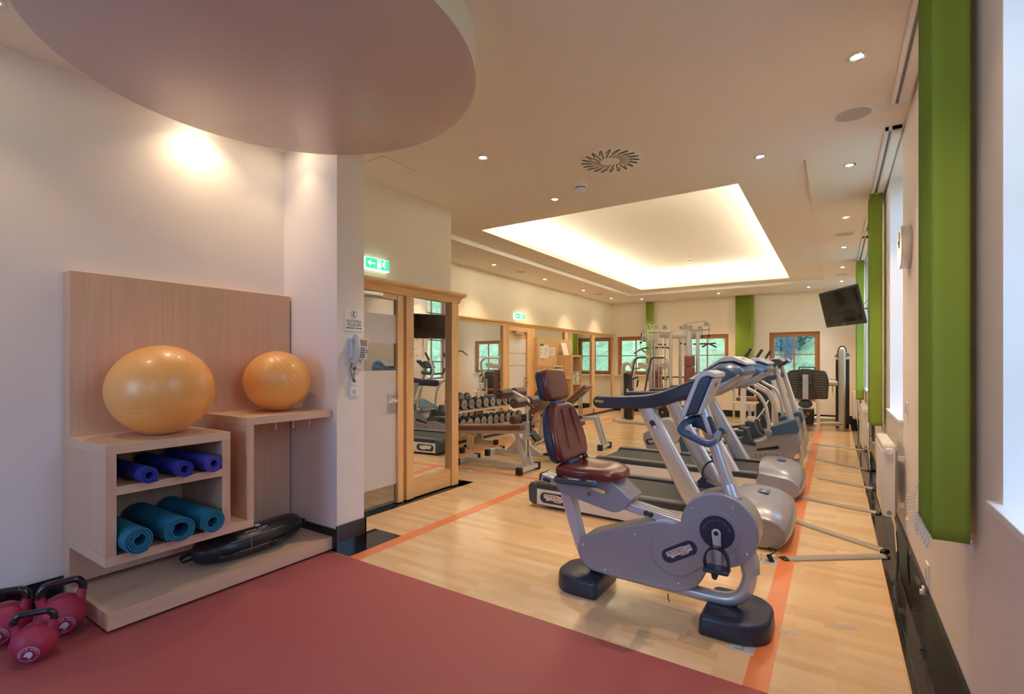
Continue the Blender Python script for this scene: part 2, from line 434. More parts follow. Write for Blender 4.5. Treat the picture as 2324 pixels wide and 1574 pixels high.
# unseen rear wall; its window is added to bring daylight from behind the camera
b = NB(); box(b, -3.95, -3.4, -3.2, -3.0, 0, HC+.3); box(b, -1.7, .5, -3.2, -3.0, 0, HC+.3); box(b, -3.4, -1.7, -3.2, -3.0, 0, .9); box(b, -3.4, -1.7, -3.2, -3.0, 2.9, HC+.3)
struct('wall_front', b, 'wallw', flat=True)
# ceiling: outer level, raised field, light cove
def ring(b, X0, X1, Y0, Y1, x0, x1, y0, y1, z0, z1):
    box(b, X0, x0, Y0, Y1, z0, z1); box(b, x1, X1, Y0, Y1, z0, z1); box(b, x0, x1, Y0, y0, z0, z1); box(b, x0, x1, y1, Y1, z0, z1)
b = NB()
ring(b, -6.0, .6, -3.2, 14.3, -4.52, -.217, 4.91, 12.55, HC, 3.23)
ring(b, -4.6, -.15, 4.85, 12.6, -4.07, -.83, 5.46, 12.14, 3.231, 3.30)
struct('ceiling', b, 'ceil', flat=True)
b = NB(); ring(b, -4.6, -.3, 4.9, 12.7, -4.37, -.53, 5.16, 12.44, 3.30, 3.75); box(b, -4.6, -.3, 4.9, 12.7, 3.62, 3.80)
struct('ceiling', b, 'ceil', flat=True)
# hidden fluorescent tubes lying on the cove ledge
for k, (p, q) in enumerate([((-4.26, 5.35, 3.335), (-4.26, 12.25, 3.335)), ((-.64, 5.35, 3.335), (-.64, 12.25, 3.335)), ((-4.1, 5.27, 3.335), (-.8, 5.27, 3.335)), ((-4.1, 12.33, 3.335), (-.8, 12.33, 3.335))]):
    side = ['left', 'right', 'near', 'far'][k]
    t = thing('cove_light', 'tube light hidden on the %s ledge of the glowing ceiling recess' % side, 'light')
    obj('glowing_tube', cyl(NB(), p, q, .014, 8), 'cove', t)
    bb = NB(); P = Vector(p); Q = Vector(q); beam(bb, P-V(0, 0, .026), Q-V(0, 0, .026), .05, .018); obj('batten', bb, 'white', t)
# baseboards: black tile plinths
def base(name, *bx): return struct(name, box(NB(), *bx), 'tile', flat=True)
base('baseboard_right', .405, .42, 2.38, 14.0, 0, .19)
struct('baseboard_right_red', box(NB(), .405, .42, -3.0, 2.38, 0, .19), 'tile', flat=True).name = 'baseboard_right.001'
base('baseboard_back', -5.54, .405, 13.985, 14.0, 0, .17)
base('baseboard_pillar', -3.14, -3.127, 2.39, 2.668, 0, .19)
base('baseboard_pillar', -3.30, -3.127, 2.655, 2.668, 0, .19)
base('baseboard_left', -3.82, -3.807, -3.0, 1.0, 0, .165)
base('baseboard_corner', -3.80, -3.14, 2.388, 2.40, 0, .165)
# orange court lines
for k, bx in enumerate([(-2.977, -2.868, 2.38, 5.23), (-4.88, -2.05, 5.17, 5.27), (-4.86, -4.76, 5.27, 13.2), (-.345, -.245, 2.38, 13.3), (-4.76, -.345, 12.95, 13.05)]):
    struct('floor_line', box(NB(), *bx, -.01, .0016+.0001*k), 'orange', flat=True).name = 'floor'

# ------------------------------------------------------------------ outside hillside, trees
b = NB(); n = 40
def hz(x, y):
    d = max(0, y-16)*1.02+max(0, x-5)*.28*(1 if y < 15 else .2)
    return -.6+min(d, 14)+.25*math.sin(x*1.3+y*.7)+.15*math.sin(x*3.1-y*1.9)
G = [[b.verts.new((x, y, hz(x, y))) for x in [-30+i*1.6 for i in range(41)]] for y in [-14+j*1.1 for j in range(44)]]
for j in range(43):
    for i in range(40):
        x = -30+i*1.6; y = -14+j*1.1
        if x > -9 and x < .8 and y < 13.5 and y > -5: continue
        b.faces.new((G[j][i], G[j][i+1], G[j+1][i+1], G[j+1][i]))
g = struct('ground_hillside', b, 'grass'); g.name = 'ground'
def tree(x, y, s, label):
    z = hz(x, y)
    t = thing('tree', label, 'tree', (x, y, z-.05))
    bb = NB(); tube(bb, smooth_path([(0, 0, 0), (.1*s, 0, .7*s), (-.05*s, .1, 1.6*s)], 5), [.14*s*(1-.05*i) for i in range(11)], 8)
    for k in range(7):
        a = k*2.4; tube(bb, [(0, 0, .6*s+.12*k*s), (.7*s*math.cos(a), .5*s*math.sin(a), 1.0*s+.14*k*s)], [.05*s, .015*s], 6)
    obj('trunk', bb, 'bark', t)
    bb = NB(); rr = random.Random(int(x*10))
    for k in range(2600):
        a = rr.uniform(0, 2*PI); h = rr.uniform(.5, 2.3)*s; rad = rr.uniform(.2, 1.1)*s*math.sin(min(1, max(.15, (h/s-.3)/2.1))*PI*.9)
        c = V(rad*math.cos(a), rad*math.sin(a), h); d = V(rr.uniform(-1, 1), rr.uniform(-1, 1), rr.uniform(-1, 1)).normalized(); e = d.orthogonal().normalized(); q = .05*s
        bb.faces.new([bb.verts.new(c+d*q), bb.verts.new(c+e*q*.5), bb.verts.new(c-d*q), bb.verts.new(c-e*q*.5)])
    obj('foliage', bb, 'leaf', t, flat=True)
tree(-1.35, 18.3, 1.0, 'dark tree on the slope outside the right far window')
tree(-3.4, 19.5, .9, 'shadowy tree on the slope outside the middle far window')
tree(-6.6, 19.2, .9, 'shadowy tree on the slope outside the left far window')

# ================================================================== FITTINGS
# ---- downlights: chrome ring, glowing bulb, and the lamp's own beam
def downlight(x, y, label, group, on=True, z=HC, e=44, size=92):
    t = thing('downlight', label, 'ceiling light', (x, y, z), 0, group)
    bb = NB(); lathe(bb, [(.030, -.002), (.034, -.009), (.047, -.006), (.048, .0005), (.030, .0005)], seg=24); obj('trim_ring', bb, 'chrome', t)
    bb = NB(); lathe(bb, [(.029, -.0045), (.020, -.009), (.001, -.011)], seg=20); obj('bulb', bb, 'lamp', t)
    l = bpy.data.lights.new('downlight_beam', 'SPOT'); l.energy = e; l.color = (1, .72, .46); l.spot_size = math.radians(size); l.spot_blend = .75; l.shadow_soft_size = .02
    lo = bpy.data.objects.new('beam', l); COL.objects.link(lo); lo.parent = t; lo.location = (0, 0, -.014)
    return t
nm = ['nearest', 'second', 'third', 'fourth', 'fifth', 'farthest']
for k, y in enumerate([3.413, 5.245, 7.108, 8.938, 10.79, 12.64]):
    downlight(.10, y, 'round recessed downlight in the row along the windows, %s of the visible six' % nm[k], 'downlights along the window side')
downlight(.10, 1.58, 'recessed downlight by the windows above the viewer, outside the picture', 'downlights along the window side', e=20)
for k, y in enumerate([7.16, 8.99, 10.87, 12.64]):
    downlight(-5.06, y, 'small recessed downlight washing the mirror wall, %s of four' % ['nearest', 'second', 'third', 'farthest'][k], 'downlights along the mirror wall', e=38)
for k, x in enumerate([-4.42, -2.46, -.52]):
    downlight(x, 13.22, 'small recessed downlight before the far window wall, %s of three' % ['left', 'middle', 'right'][k], 'downlights along the far wall', e=38)
downlight(-2.49, 3.364, 'bright recessed downlight left of the round swirl vent', 'downlights in the passage', e=50)
downlight(-2.49, 4.64, 'recessed downlight left of the near smoke detector', 'downlights in the passage', e=45)
downlight(-.532, 4.62, 'recessed downlight between the swirl vent and the window row', 'downlights in the passage', e=45)
downlight(-3.37, .62, 'downlight in the top left corner above the kettlebells', 'downlights over the shelf', e=10)
downlight(-3.67, 1.72, 'downlight above the large ball hidden by the hanging disc', 'downlights over the shelf', e=12, size=130)
downlight(-3.50, 2.22, 'downlight above the small ball hidden by the hanging disc', 'downlights over the shelf', e=5)

# ---- suspended round ceiling drum
t = thing('suspended_ceiling_disc', 'large round pink-grey ceiling drum hanging over the red floor', 'ceiling panel', (-2.488, 1.534, 2.96))
bb = NB(); lathe(bb, [(1.048, .012), (1.048, .195)], seg=128); obj('drum_side', bb, 'wallw', t)
bb = NB(); lathe(bb, [(.0005, 0), (1.036, 0), (1.048, .006), (1.048, .012)], seg=128); obj('drum_face', bb, 'disc', t)
for x, y in ((-2.27, 2.33), (-1.95, 2.28)):
    pass
# ---- air diffuser, smoke detectors, ceiling speakers, access hatch
t = thing('swirl_vent', 'round white swirl air vent with dark radial slots in the ceiling', 'vent', (-1.62, 4.015, HC))
bb = NB(); lathe(bb, [(.0005, -.010), (.262, -.010), (.272, -.004), (.272, 0)], seg=64); obj('face_plate', bb, 'white', t)
for k in range(40):
    a = 2*PI*k/40; long = k % 2 == 0
    r0, r1 = (.085, .250) if long else (.165, .250)
    c, s = math.cos(a), math.sin(a); d = Vector((math.cos(a+.6), math.sin(a+.6), 0)); base_p = Vector((c*r0, s*r0, -.0105))
    L_ = r1-r0; bb = NB(); beam(bb, base_p, base_p+d*L_*1.02, .0095, .002)
    obj('slot', bb, 'blackp', t, flat=True)
def smoke(x, y, z, label):
    t = thing('smoke_detector', label, 'smoke detector', (x, y, z), 0, 'ceiling smoke detectors')
    bb = NB(); lathe(bb, [(.062, 0), (.062, -.022), (.056, -.026), (.056, -.030)], seg=32); obj('base', bb, 'white', t)
    bb = NB(); lathe(bb, [(.050, -.028), (.048, -.046)], seg=32); obj('sensor_grille', bb, 'grey', t)
    bb = NB(); lathe(bb, [(.054, -.046), (.050, -.058), (.030, -.072), (.001, -.074)], seg=32); obj('cap', bb, 'white', t)
smoke(-2.079, 4.40, HC, 'white domed smoke detector beside the swirl vent')
smoke(-2.6, 10.9, 3.62, 'white smoke detector inside the glowing ceiling recess')
def cspeaker(x, y, label):
    t = thing('ceiling_speaker', label, 'speaker', (x, y, HC), 0, 'round ceiling speakers')
    bb = NB(); lathe(bb, [(.105, 0), (.106, -.008), (.132, -.004), (.134, 0)], seg=40); obj('rim', bb, 'white', t)
    bb = NB(); lathe(bb, [(.0005, -.006), (.106, -.005), (.106, 0)], seg=40); obj('grille', bb, 'speaker', t)
cspeaker(.10, 4.187, 'round ceiling speaker nearest by the window blinds'); cspeaker(.10, 8.026, 'round ceiling speaker above the window row, second from the viewer')
cspeaker(.10, 11.7, 'faint round ceiling speaker above the hanging television, farthest on the window side')
cspeaker(-5.02, 8.0, 'round ceiling speaker near the mirror wall, nearer one'); cspeaker(-5.02, 11.72, 'round ceiling speaker near the mirror wall, farther one')
t = thing('access_hatch', 'flush square access panel in the ceiling above the glass door', 'hatch', (-3.355, 3.08, HC))
obj('hatch_panel', box(NB(), -.175, .175, -.187, .187, -.0015, .0), 'ceil', t, flat=True)
bb = NB(); ring(bb, -.179, .179, -.191, .191, -.176, .176, -.188, .188, -.0012, 0); obj('hatch_gap', bb, 'grey', t, flat=True)

# ---- blind tracks and stacked vertical blinds, window side and far wall
def track(x0, x1, y0, y1, label, group):
    t = thing('blind_track', label, 'curtain track', ((x0+x1)/2, (y0+y1)/2, HC), 0, group); hx, hy = (x1-x0)/2, (y1-y0)/2
    bb = NB()
    if hy > hx:
        box(bb, -hx, -hx+.022, -hy, hy, -.03, 0); box(bb, -hx+.04, hx, -hy, hy, -.03, 0); box(bb, -hx, hx, -hy, -hy+.01, -.03, 0); box(bb, -hx, hx, hy-.01, hy, -.03, 0)
        obj('rail', bb, 'white', t, bevel=.002); obj('runner_slot', box(NB(), -hx+.022, -hx+.04, -hy+.01, hy-.01, -.012, 0), 'grey', t)
        obj('cover_panel', box(NB(), -hx+.046, hx-.006, -hy+.02, hy-.02, -.036, -.03), 'whitep', t, bevel=.002)
    else:
        box(bb, -hx, hx, -hy, -hy+.02, -.022, 0); box(bb, -hx, hx, -hy+.03, hy, -.022, 0)
        obj('rail', bb, 'white', t, bevel=.002); obj('runner_slot', box(NB(), -hx+.01, hx-.01, -hy+.02, -hy+.03, -.01, 0), 'grey', t)
track(.305, .405, .6, 4.136, 'white blind track on the ceiling nearest at the window side', 'blind tracks above the side windows')
track(.305, .405, 4.56, 7.92, 'white blind track on the ceiling holding the second green blind', 'blind tracks above the side windows')
track(.305, .405, 8.34, 11.7, 'white blind track on the ceiling holding the third green blind', 'blind tracks above the side windows')
track(-5.47, -4.1, 13.72, 13.80, 'white blind track above the left far window', 'blind tracks above the far windows')
track(-3.6, -.24, 13.72, 13.80, 'white blind track across the middle and right far windows', 'blind tracks above the far windows')
def chain_loop(bb, pts, r=.0022):
    pts = smooth_path(pts, 8)
    for p in pts[::1]:
        bmesh.ops.create_icosphere(bb, subdivisions=1, radius=r*1.5, matrix=Matrix.Translation(p))
    return bb
def blind(x, y, z0, n, w, step, label, big=False, axis='x', group='green vertical blinds'):
    t = thing('vertical_blind', label, 'blind', (x, y, 0), 0, group); rr = random.Random(int(y*100))
    for k in range(n):
        dx = rr.uniform(-.003, .003); ca = rr.uniform(-.02, .02); yy = k*step+rr.uniform(-.003, .003)
        bb = NB(); N = 6
        cols = []
        for i in range(N+1):
            u = -w/2+w*i/N; bow = .004*(1-(2*i/N-1)**2)
            p = (u+dx, yy+bow+ca*u) if axis == 'x' else (yy+u*.62, u*.7+bow)
            cols.append([bb.verts.new((p[0], p[1], z0)), bb.verts.new((p[0], p[1], z0+.045)), bb.verts.new((p[0], p[1], HC-.037))])
        for a, c in zip(cols, cols[1:]):
            for q in range(2): bb.faces.new((a[q], c[q], c[q+1], a[q+1]))
        o = obj('slat', bb, 'green', t); s = o.modifiers.new('solid', 'SOLIDIFY'); s.thickness = .0016
    bb = NB(); box(bb, *( (-.012, .012, -.004, (n-1)*step+.004) if axis == 'x' else (-.004, (n-1)*step+.004, -.012, .012)), HC-.045, HC-.0365); obj('carrier', bb, 'white', t)
    if big or axis == 'x':
        for side in (-1, 1):
            bb = NB()
            for k in range(n-1 if not big else n):
                y0 = k*step; y1 = y0+step; X_ = side*(w/2+.004)
                chain_loop(bb, [(X_, y0, z0+.012), (X_+side*.006, (y0+y1)/2, z0-.03-.015*(k % 2)), (X_, y1, z0+.012)])
            if big and side < 0:
              for k in range(7): chain_loop(bb, [(-w/2-.004, n*step-.06, z0+.15), (-w/2-.016-.004*k, n*step-.05+.006*k, z0+.05), (-w/2-.006, n*step-.02, z0-.045-.006*k)], .002)
            obj('bead_chain', bb, 'white', t)
    return t
blind(.339, 2.32, .785, 13, .103, .027, 'tall green vertical blind nearest at the right edge, stacked together', big=True)
blind(.339, 6.15, .785, 12, .103, .03, 'green vertical blind stacked beyond the second window, second from the viewer')
blind(.339, 10.05, .80, 12, .103, .03, 'green vertical blind stacked behind the hanging television, third from the viewer')
blind(-4.44, 13.76, .9, 7, .10, .024, 'narrow green vertical blind on the far wall between left windows', axis='y')
blind(-2.12, 13.76, .75, 16, .10, .024, 'wide green vertical blind on the far wall left of the right window', axis='y')

# ---- side windows
def side_window(k, y0, y1):
    t = bpy.data.objects.new('window_%d' % k, None); COL.objects.link(t); t.location = (.70, (y0+y1)/2, .97); t['kind'] = 'structure'
    h = 3.12-.97; w2 = (y1-y0)/2
    bb = NB()
    for a, c in ((-w2, -w2+.07), (w2-.07, w2)): box(bb, -.03, .03, a, c, 0, h)
    box(bb, -.03, .03, -w2+.07, w2-.07, 0, .07); box(bb, -.03, .03, -w2+.07, w2-.07, h-.07, h)
    obj('window_frame', bb, 'win', t, bevel=.005)
    bb = NB(); box(bb, -.018, .018, -.02, .02, .07, h-.07)
    for z in (.47, 1.02, 1.27, 1.7): box(bb, -.018, .018, -w2+.07, w2-.07, z-.014, z+.014)
    obj('mullion', bb, 'win', t)
    obj('pane', box(NB(), -.004, .004, -w2+.07, w2-.07, .07, h-.07), 'glass', t, flat=True)
    obj('window_sill', box(NB(), -.31, -.03, -w2-.05, w2+.05, -.002, .022), 'white', t, bevel=.003)
for k, (a, c) in enumerate([(-2.65, -1.6), (.95, 2.05), (4.71, 5.76), (9.3, 10.3), (12.25, 13.3)]): side_window(k+1, a, c)
def far_window(k, x0, x1):
    t = bpy.data.objects.new('window_%d' % k, None); COL.objects.link(t); t.location = ((x0+x1)/2, 14.13, 1.06); t['kind'] = 'structure'
    h = 1.11; w2 = (x1-x0)/2
    bb = NB(); box(bb, -w2, -w2+.05, -.03, .03, 0, h); box(bb, w2-.05, w2, -.03, .03, 0, h); box(bb, -w2+.05, w2-.05, -.03, .03, 0, .05); box(bb, -w2+.05, w2-.05, -.03, .03, h-.05, h)
    obj('window_frame', bb, 'win', t, bevel=.004)
    bb = NB(); a, c = -w2+.05, w2-.05; box(bb, a, a+.06, -.045, 0, .05, h-.05); box(bb, c-.06, c, -.045, 0, .05, h-.05); box(bb, a+.06, c-.06, -.045, 0, .05, .11); box(bb, a+.06, c-.06, -.045, 0, h-.11, h-.05)
    obj('sash', bb, 'win', t, bevel=.004)
    bb = NB(); box(bb, -.016, .016, -.04, -.01, .11, h-.11); box(bb, a+.06, c-.06, -.04, -.01, h/2-.012, h/2+.012); obj('mullion', bb, 'win', t)
    obj('pane', box(NB(), a+.06, c-.06, -.03, -.024, .11, h-.11), 'glass', t, flat=True)
    bb = NB(); box(bb, a+.01, a+.03, -.065, -.045, h/2-.04, h/2+.02); obj('window_handle', bb, 'gold', t, bevel=.003)
    obj('window_sill', box(NB(), -w2-.05, w2+.05, -.21, -.03, -.03, .0), 'white', t, bevel=.003)
far_window(6, -5.43, -4.34); far_window(7, -3.45, -2.36); far_window(8, -1.41, -.32)
t = bpy.data.objects.new('window_9', None); COL.objects.link(t); t.location = (-2.55, -3.1, .9); t['kind'] = 'structure'  # unseen window, added so daylight reaches the near side of the bike
bb = NB()
for x in (-.85, 0, .85): box(bb, x-.035, x+.035, -.03, .03, 0, 2.0)
box(bb, -.85, .85, -.03, .03, 0, .07); box(bb, -.85, .85, -.03, .03, 1.93, 2.0); obj('window_frame', bb, 'win', t)
obj('pane', box(NB(), -.85, .85, -.004, .004, 0, 2.0), 'glass', t, flat=True)

# ---- glass door partition with a mirror panel (x = -3.68)
def crown(name, x, y0, y1, z0, z1, d, parent, ret=True):
    h = z1-z0
    prof = [(0, 0), (d*.25, 0), (d*.3, h*.12), (d*.36, h*.3), (d*.55, h*.55), (d*.85, h*.68), (d*.9, h*.76), (d, h*.78), (d, h), (0, h)]
    bb = NB(); A = [bb.verts.new((x+u, y0, z0+v)) for u, v in prof]; B = [bb.verts.new((x+u, y1+(u*.9 if ret else 0), z0+v)) for u, v in prof]
    n = len(prof); bb.faces.new(A[::-1]); bb.faces.new(B)
    for i in range(n): bb.faces.new((A[i], A[(i+1) % n], B[(i+1) % n], B[i]))
    return obj(name, bb, 'oakh', parent, ang=25)
t = tag(bpy.data.objects.new('door_partition', None), 'maple partition with a tall mirror panel beside the glass door', 'partition'); COL.objects.link(t); t.location = (-3.70, 4.0, 0)
def tb(name, m, *b, **k): return obj(name, box(NB(), b[0]+3.70, b[1]+3.70, b[2]-4.0, b[3]-4.0, b[4], b[5]), m, t, **k)
crown('crown_moulding', .02, -1.34, .47, 2.10, 2.215, .085, t)
tb('post', 'oak', -3.76, -3.665, 3.648, 3.749, .012, 2.10, bevel=.003); tb('post', 'oak', -3.76, -3.665, 4.358, 4.475, .012, 2.10, bevel=.003)
tb('bottom_panel', 'oakh', -3.79, -3.685, 3.749, 4.358, .012, .205, bevel=.003)
mo = obj('mirror', box(NB(), -.004, .004, -.302, .302, .20, 2.10), 'mirror', t, flat=True)
mo.location = (-.006, .052, 0); mo.rotation_euler = (0, 0, math.radians(2.5))
# door leaf and frame
d = bpy.data.objects.new('door_1', None); COL.objects.link(d); d.location = (-3.70, 3.15, 0); d['kind'] = 'structure'
def db(name, m, *b, par=None, **k): return obj(name, box(NB(), b[0]+3.70, b[1]+3.70, b[2]-3.15, b[3]-3.15, b[4], b[5]), m, par or d, **k)
db('door_frame', 'oak', -3.76, -3.675, 3.535, 3.612, .01, 2.10, bevel=.004)
db('door_frame', 'oak', -3.76, -3.675, 2.66, 2.72, .01, 2.10, bevel=.004)
db('door_frame', 'oakh', -3.76, -3.68, 2.72, 3.535, 2.045, 2.10, bevel=.004)
db('door_frame', 'oak', -3.78, -3.71, 3.612, 3.648, .01, 2.10)
leafm = dict(clear='glass', frost='frost')
for (z0, z1, m) in ((.035, .202, 'doorglass'), (.202, 1.341, 'frost'), (1.341, 1.61, 'doorglass'), (1.61, 1.892, 'frost'), (1.892, 2.045, 'doorglass')):
    db('frosted_band' if m == 'frost' else 'clear_band', m, -3.714, -3.706, 2.72, 3.535, z0, z1, flat=True)
h = db('handle_plate', 'alu', -3.706, -3.690, 3.435, 3.532, .93, 1.11, bevel=.006)
bb = NB(); cyl(bb, (-3.69+3.70, 3.49-3.15, 1.035), (-3.645+3.70, 3.49-3.15, 1.035), .022, 16); cyl(bb, (.055, .34, 1.035), (.052, .21, 1.030), .009, 10); obj('door_handle', bb, 'chrome', h)
h.location = (0, 0, 0)
db('closer', 'alu', -3.70, -3.655, 2.95, 3.33, 2.055, 2.095, bevel=.006)
t2 = thing('acrylic_holder', 'clear acrylic leaflet holder on the maple post by the mirror', 'holder', (-3.655, 3.73, 1.58))
obj('clear_plate', box(NB(), .012, .016, -.05, .06, -.10, .10), 'glass', t2, flat=True)
for yy in (-.045, .055):
    for zz in (-.085, .085): obj('standoff', cyl(NB(), (-.012, yy, zz), (.024, yy, zz), .006, 10), 'chrome', t2)
obj('card', box(NB(), .006, .008, .0, .045, -.03, -.015), 'whitep', t2); obj('card', box(NB(), .006, .008, .0, .045, -.07, -.055), 'whitep', t2)

# ---- framed mirror wall (x = -5.55) with its door
t = tag(bpy.data.objects.new('mirror_wall', None), 'long row of maple framed mirrors along the left gym wall', 'mirror'); COL.objects.link(t); t.location = (-5.54, 9.2, 0)
def mb(name, m, *b, par=None, **k): return obj(name, box(NB(), b[0]+5.54, b[1]+5.54, b[2]-9.2, b[3]-9.2, b[4], b[5]), m, par or t, **k)
crown('crown_moulding', 0, -4.7, 4.76, 2.15, 2.238, .075, t, ret=False)
for a, c in ((4.5, 4.62), (6.25, 6.43), (8.09, 8.265), (9.10, 9.32), (10.745, 10.93), (12.34, 12.54), (13.83, 13.95)):
    mb('post', 'oak', -5.55, -5.495, a, c, .17, 2.15, bevel=.004)
for a, c in ((4.62, 6.25), (6.43, 8.09), (9.32, 10.745), (10.93, 12.34), (12.54, 13.83)):
    mb('mirror', 'mirror', -5.545, -5.530, a, c, .21, 2.15, flat=True); mb('bottom_panel', 'oakh', -5.545, -5.50, a, c, .05, .21, bevel=.003)
    mb('kick_strip', 'dark', -5.545, -5.49, a-.1, c+.1, .0, .05)
d2 = bpy.data.objects.new('door_2', None); COL.objects.link(d2); d2.location = (-5.54, 8.67, 0); d2['kind'] = 'structure'
def d2b(name, m, *b, par=None, **k): return obj(name, box(NB(), b[0]+5.54, b[1]+5.54, b[2]-8.67, b[3]-8.67, b[4], b[5]), m, par or d2, **k)
d2b('door_frame', 'oak', -5.55, -5.49, 8.265, 8.31, 0, 2.15, bevel=.003); d2b('door_frame', 'oak', -5.55, -5.49, 9.0, 9.10, 0, 2.15, bevel=.003); d2b('door_frame', 'oakh', -5.55, -5.49, 8.31, 9.0, 2.06, 2.15, bevel=.003)
d2b('clear_band', 'oakh', -5.548, -5.535, 8.31, 9.0, 1.915, 2.06)
for z0, z1 in ((1.615, 1.91), (1.36, 1.60), (.2, 1.345)): d2b('frosted_band', 'pale', -5.548, -5.53, 8.31, 9.0, z0, z1)
d2b('clear_band', 'mirror', -5.549, -5.54, 8.31, 9.0, .0, 1.915, flat=True)
hp = d2b('handle_plate', 'alu', -5.53, -5.515, 8.93, 9.03, .90, 1.10, bevel=.005)
bb = NB(); cyl(bb, (.02, .31, 1.03), (.07, .31, 1.03), .02, 12); cyl(bb, (.07, .32, 1.03), (.07, .20, 1.03), .009, 10); obj('door_handle', bb, 'chrome', hp)
d2b('closer', 'alu', -5.53, -5.47, 8.55, 8.85, 2.0, 2.055, bevel=.005)

# ---- exit signs
def runner(bb, s, m=1):
    """small running figure facing right in the (y,z) plane, built from bars"""
    P = lambda u, v: Vector((.0, u*m*s, v*s))
    bmesh.ops.create_icosphere(bb, subdivisions=2, radius=.10*s, matrix=Matrix.Translation(P(.06, .40))@Matrix.Diagonal((.15, 1, 1, 1)))
    for a, c, wd in (((.02, .27), (-.08, -.02), .17), ((.04, .24), (.24, .12), .07), ((0, .24), (-.22, .18), .07), ((-.22, .18), (-.26, .02), .06),
                     ((-.06, 0), (.12, -.14), .09), ((.12, -.14), (.10, -.38), .08), ((-.10, 0), (-.14, -.20), .09), ((-.14, -.20), (-.36, -.22), .07)):
        beam(bb, P(*a), P(*c), .004, wd*s, up=(0, 0, 1) if abs(a[0]-c[0]) > abs(a[1]-c[1]) else (0, 1, 0))
def exit_sign(name, x, y, z, L_, hgt, label):
    t = thing(name, label, 'exit sign', (x, y, z), 0, 'green exit signs')
    obj('housing', box(NB(), 0, .045, -L_/2, L_/2, -hgt/2-.012, hgt/2+.006), 'exitw', t, bevel=.003)
    obj('green_face', box(NB(), .045, .0475, -L_/2+.004, L_/2-.004, -hgt/2, hgt/2), 'exit', t)
    bb = NB(); runner(bb, hgt*.95); 
    for v in bb.verts: v.co += V(.0485, L_*.27, .003)
    box(bb, .0475, .0495, -L_*.02, L_*.13, -hgt*.42, hgt*.42)
    beam(bb, V(.0485, -L_*.38, 0), V(.0485, -L_*.12, 0), .004, hgt*.13); beam(bb, V(.0485, -L_*.40, 0), V(.0485, -L_*.30, hgt*.22), .004, hgt*.1); beam(bb, V(.0485, -L_*.40, 0), V(.0485, -L_*.30, -hgt*.22), .004, hgt*.1)
    obj('pictogram', bb, 'exitw', t)
exit_sign('exit_sign', -3.68, 3.235, 2.35, .29, .095, 'green running-man exit sign above the glass door, nearer one')
exit_sign('exit_sign', -5.55, 8.73, 2.38, .36, .10, 'green running-man exit sign high on the mirror wall, farther one')

# ---- emergency phone, its sign, sockets on the pillar (x = -3.14)
t = thing('emergency_phone_sign', 'white square sign with a handset symbol above the wall phone', 'sign', (-3.139, 2.553, 1.748))
obj('plate', box(NB(), 0, .005, -.085, .085, -.085, .085), 'whitep', t, bevel=.0015)
fm = lambda y, z: frame_mat((.0058, y, z), (0, 1, 0), (0, 0, 1))
text('lettering', 'NOTFALL', .033, 'print', t, fm(0, -.010)); text('lettering', 'TELEFON', .033, 'print', t, fm(0, -.038)); text('lettering', 'EMERGENCY PHONE', .0165, 'print', t, fm(0, -.063), sx=.98)
bb = NB(); torus(bb, (.0055, 0, .045), .029, .0012, 'x', 32, 6)
tube(bb, smooth_path([(.0055, .006, .062), (.0055, -.006, .055), (.0055, -.008, .045), (.0055, -.006, .034), (.0055, .006, .028)], 4), .0035, 6); obj('handset_symbol', bb, 'print', t)
for yy in (-.075, .075):
    for zz in (-.075, .075): obj('screw', cyl(NB(), (.004, yy, zz), (.0065, yy, zz), .003, 8), 'alu', t)
t = thing('wall_phone', 'grey wall telephone with handset and black keys on the white pillar', 'telephone', (-3.139, 2.575, 1.525))
bb = NB(); prism(bb, [(-.03, -.085), (.075, -.09), (.092, .085), (-.03, .085)], 'x', .012, .045); obj('body', bb, 'lightgrey', t, bevel=.006)
bb = NB(); prism(bb, [(-.07, -.08), (-.02, -.08), (-.02, .08), (-.07, .08)], 'x', 0, .04); obj('cradle', bb, 'lightgrey', t, bevel=.008)
bb = NB(); tube(bb, smooth_path([(.045, -.055, -.105), (.07, -.052, -.08), (.085, -.05, 0), (.07, -.048, .075), (.05, -.046, .095)], 5), [.026, .027, .026, .023, .020, .019, .018, .018, .018, .018, .018, .018, .019, .020, .022, .024, .025, .026, .026, .026, .024][:21], 14, ry=.022); obj('handset', bb, 'lightgrey', t, sub=0)
obj('display', box(NB(), .045, .047, .015, .055, .025, .068), 'lcd', t)
def key(y, z, r=.0048): obj('key', cyl(NB(), (.044, y, z), (.049, y, z), r, 10), 'blackp', t)
for k in range(5): key(.006, .025+.0105*k, .0034); key(.064, .025+.0105*k, .0034)
for r_ in range(5):
    for c_ in range(3): key(.012+.017*c_-.002*r_, .004-.0165*r_)
key(.066, -.012); key(.066, -.028)
bb = NB(); pts = []
path = smooth_path([(.04, -.06, -.10), (.03, -.075, -.16), (.03, -.055, -.23), (.03, -.035, -.255), (.03, -.045, -.20), (.02, -.02, -.13)], 30)
T = len(path)
for i, p in enumerate(path):
    a = i*.95; pts.append(p+V(.006*math.cos(a), .006*math.sin(a), 0))
tube(bb, pts, .0022, 6); obj('coiled_cord', bb, 'blackp', t)
tube(bb := NB(), smooth_path([(.01, .02, -.085), (.02, .055, -.13), (.02, .04, -.165), (.012, .015, -.155)], 8), .0015, 6); obj('line_cord', bb, 'blackp', t)
t = thing('phone_socket', 'white telephone socket plate under the wall phone', 'socket', (-3.139, 2.548, 1.37))
obj('plate', box(NB(), 0, .010, -.038, .038, -.036, .036), 'white', t, bevel=.003); obj('jack', box(NB(), .010, .0125, -.016, .022, -.008, .012), 'grey', t)
t = thing('switch_socket_plate', 'white light switch and power socket plate below the phone', 'switch', (-3.139, 2.554, 1.232))
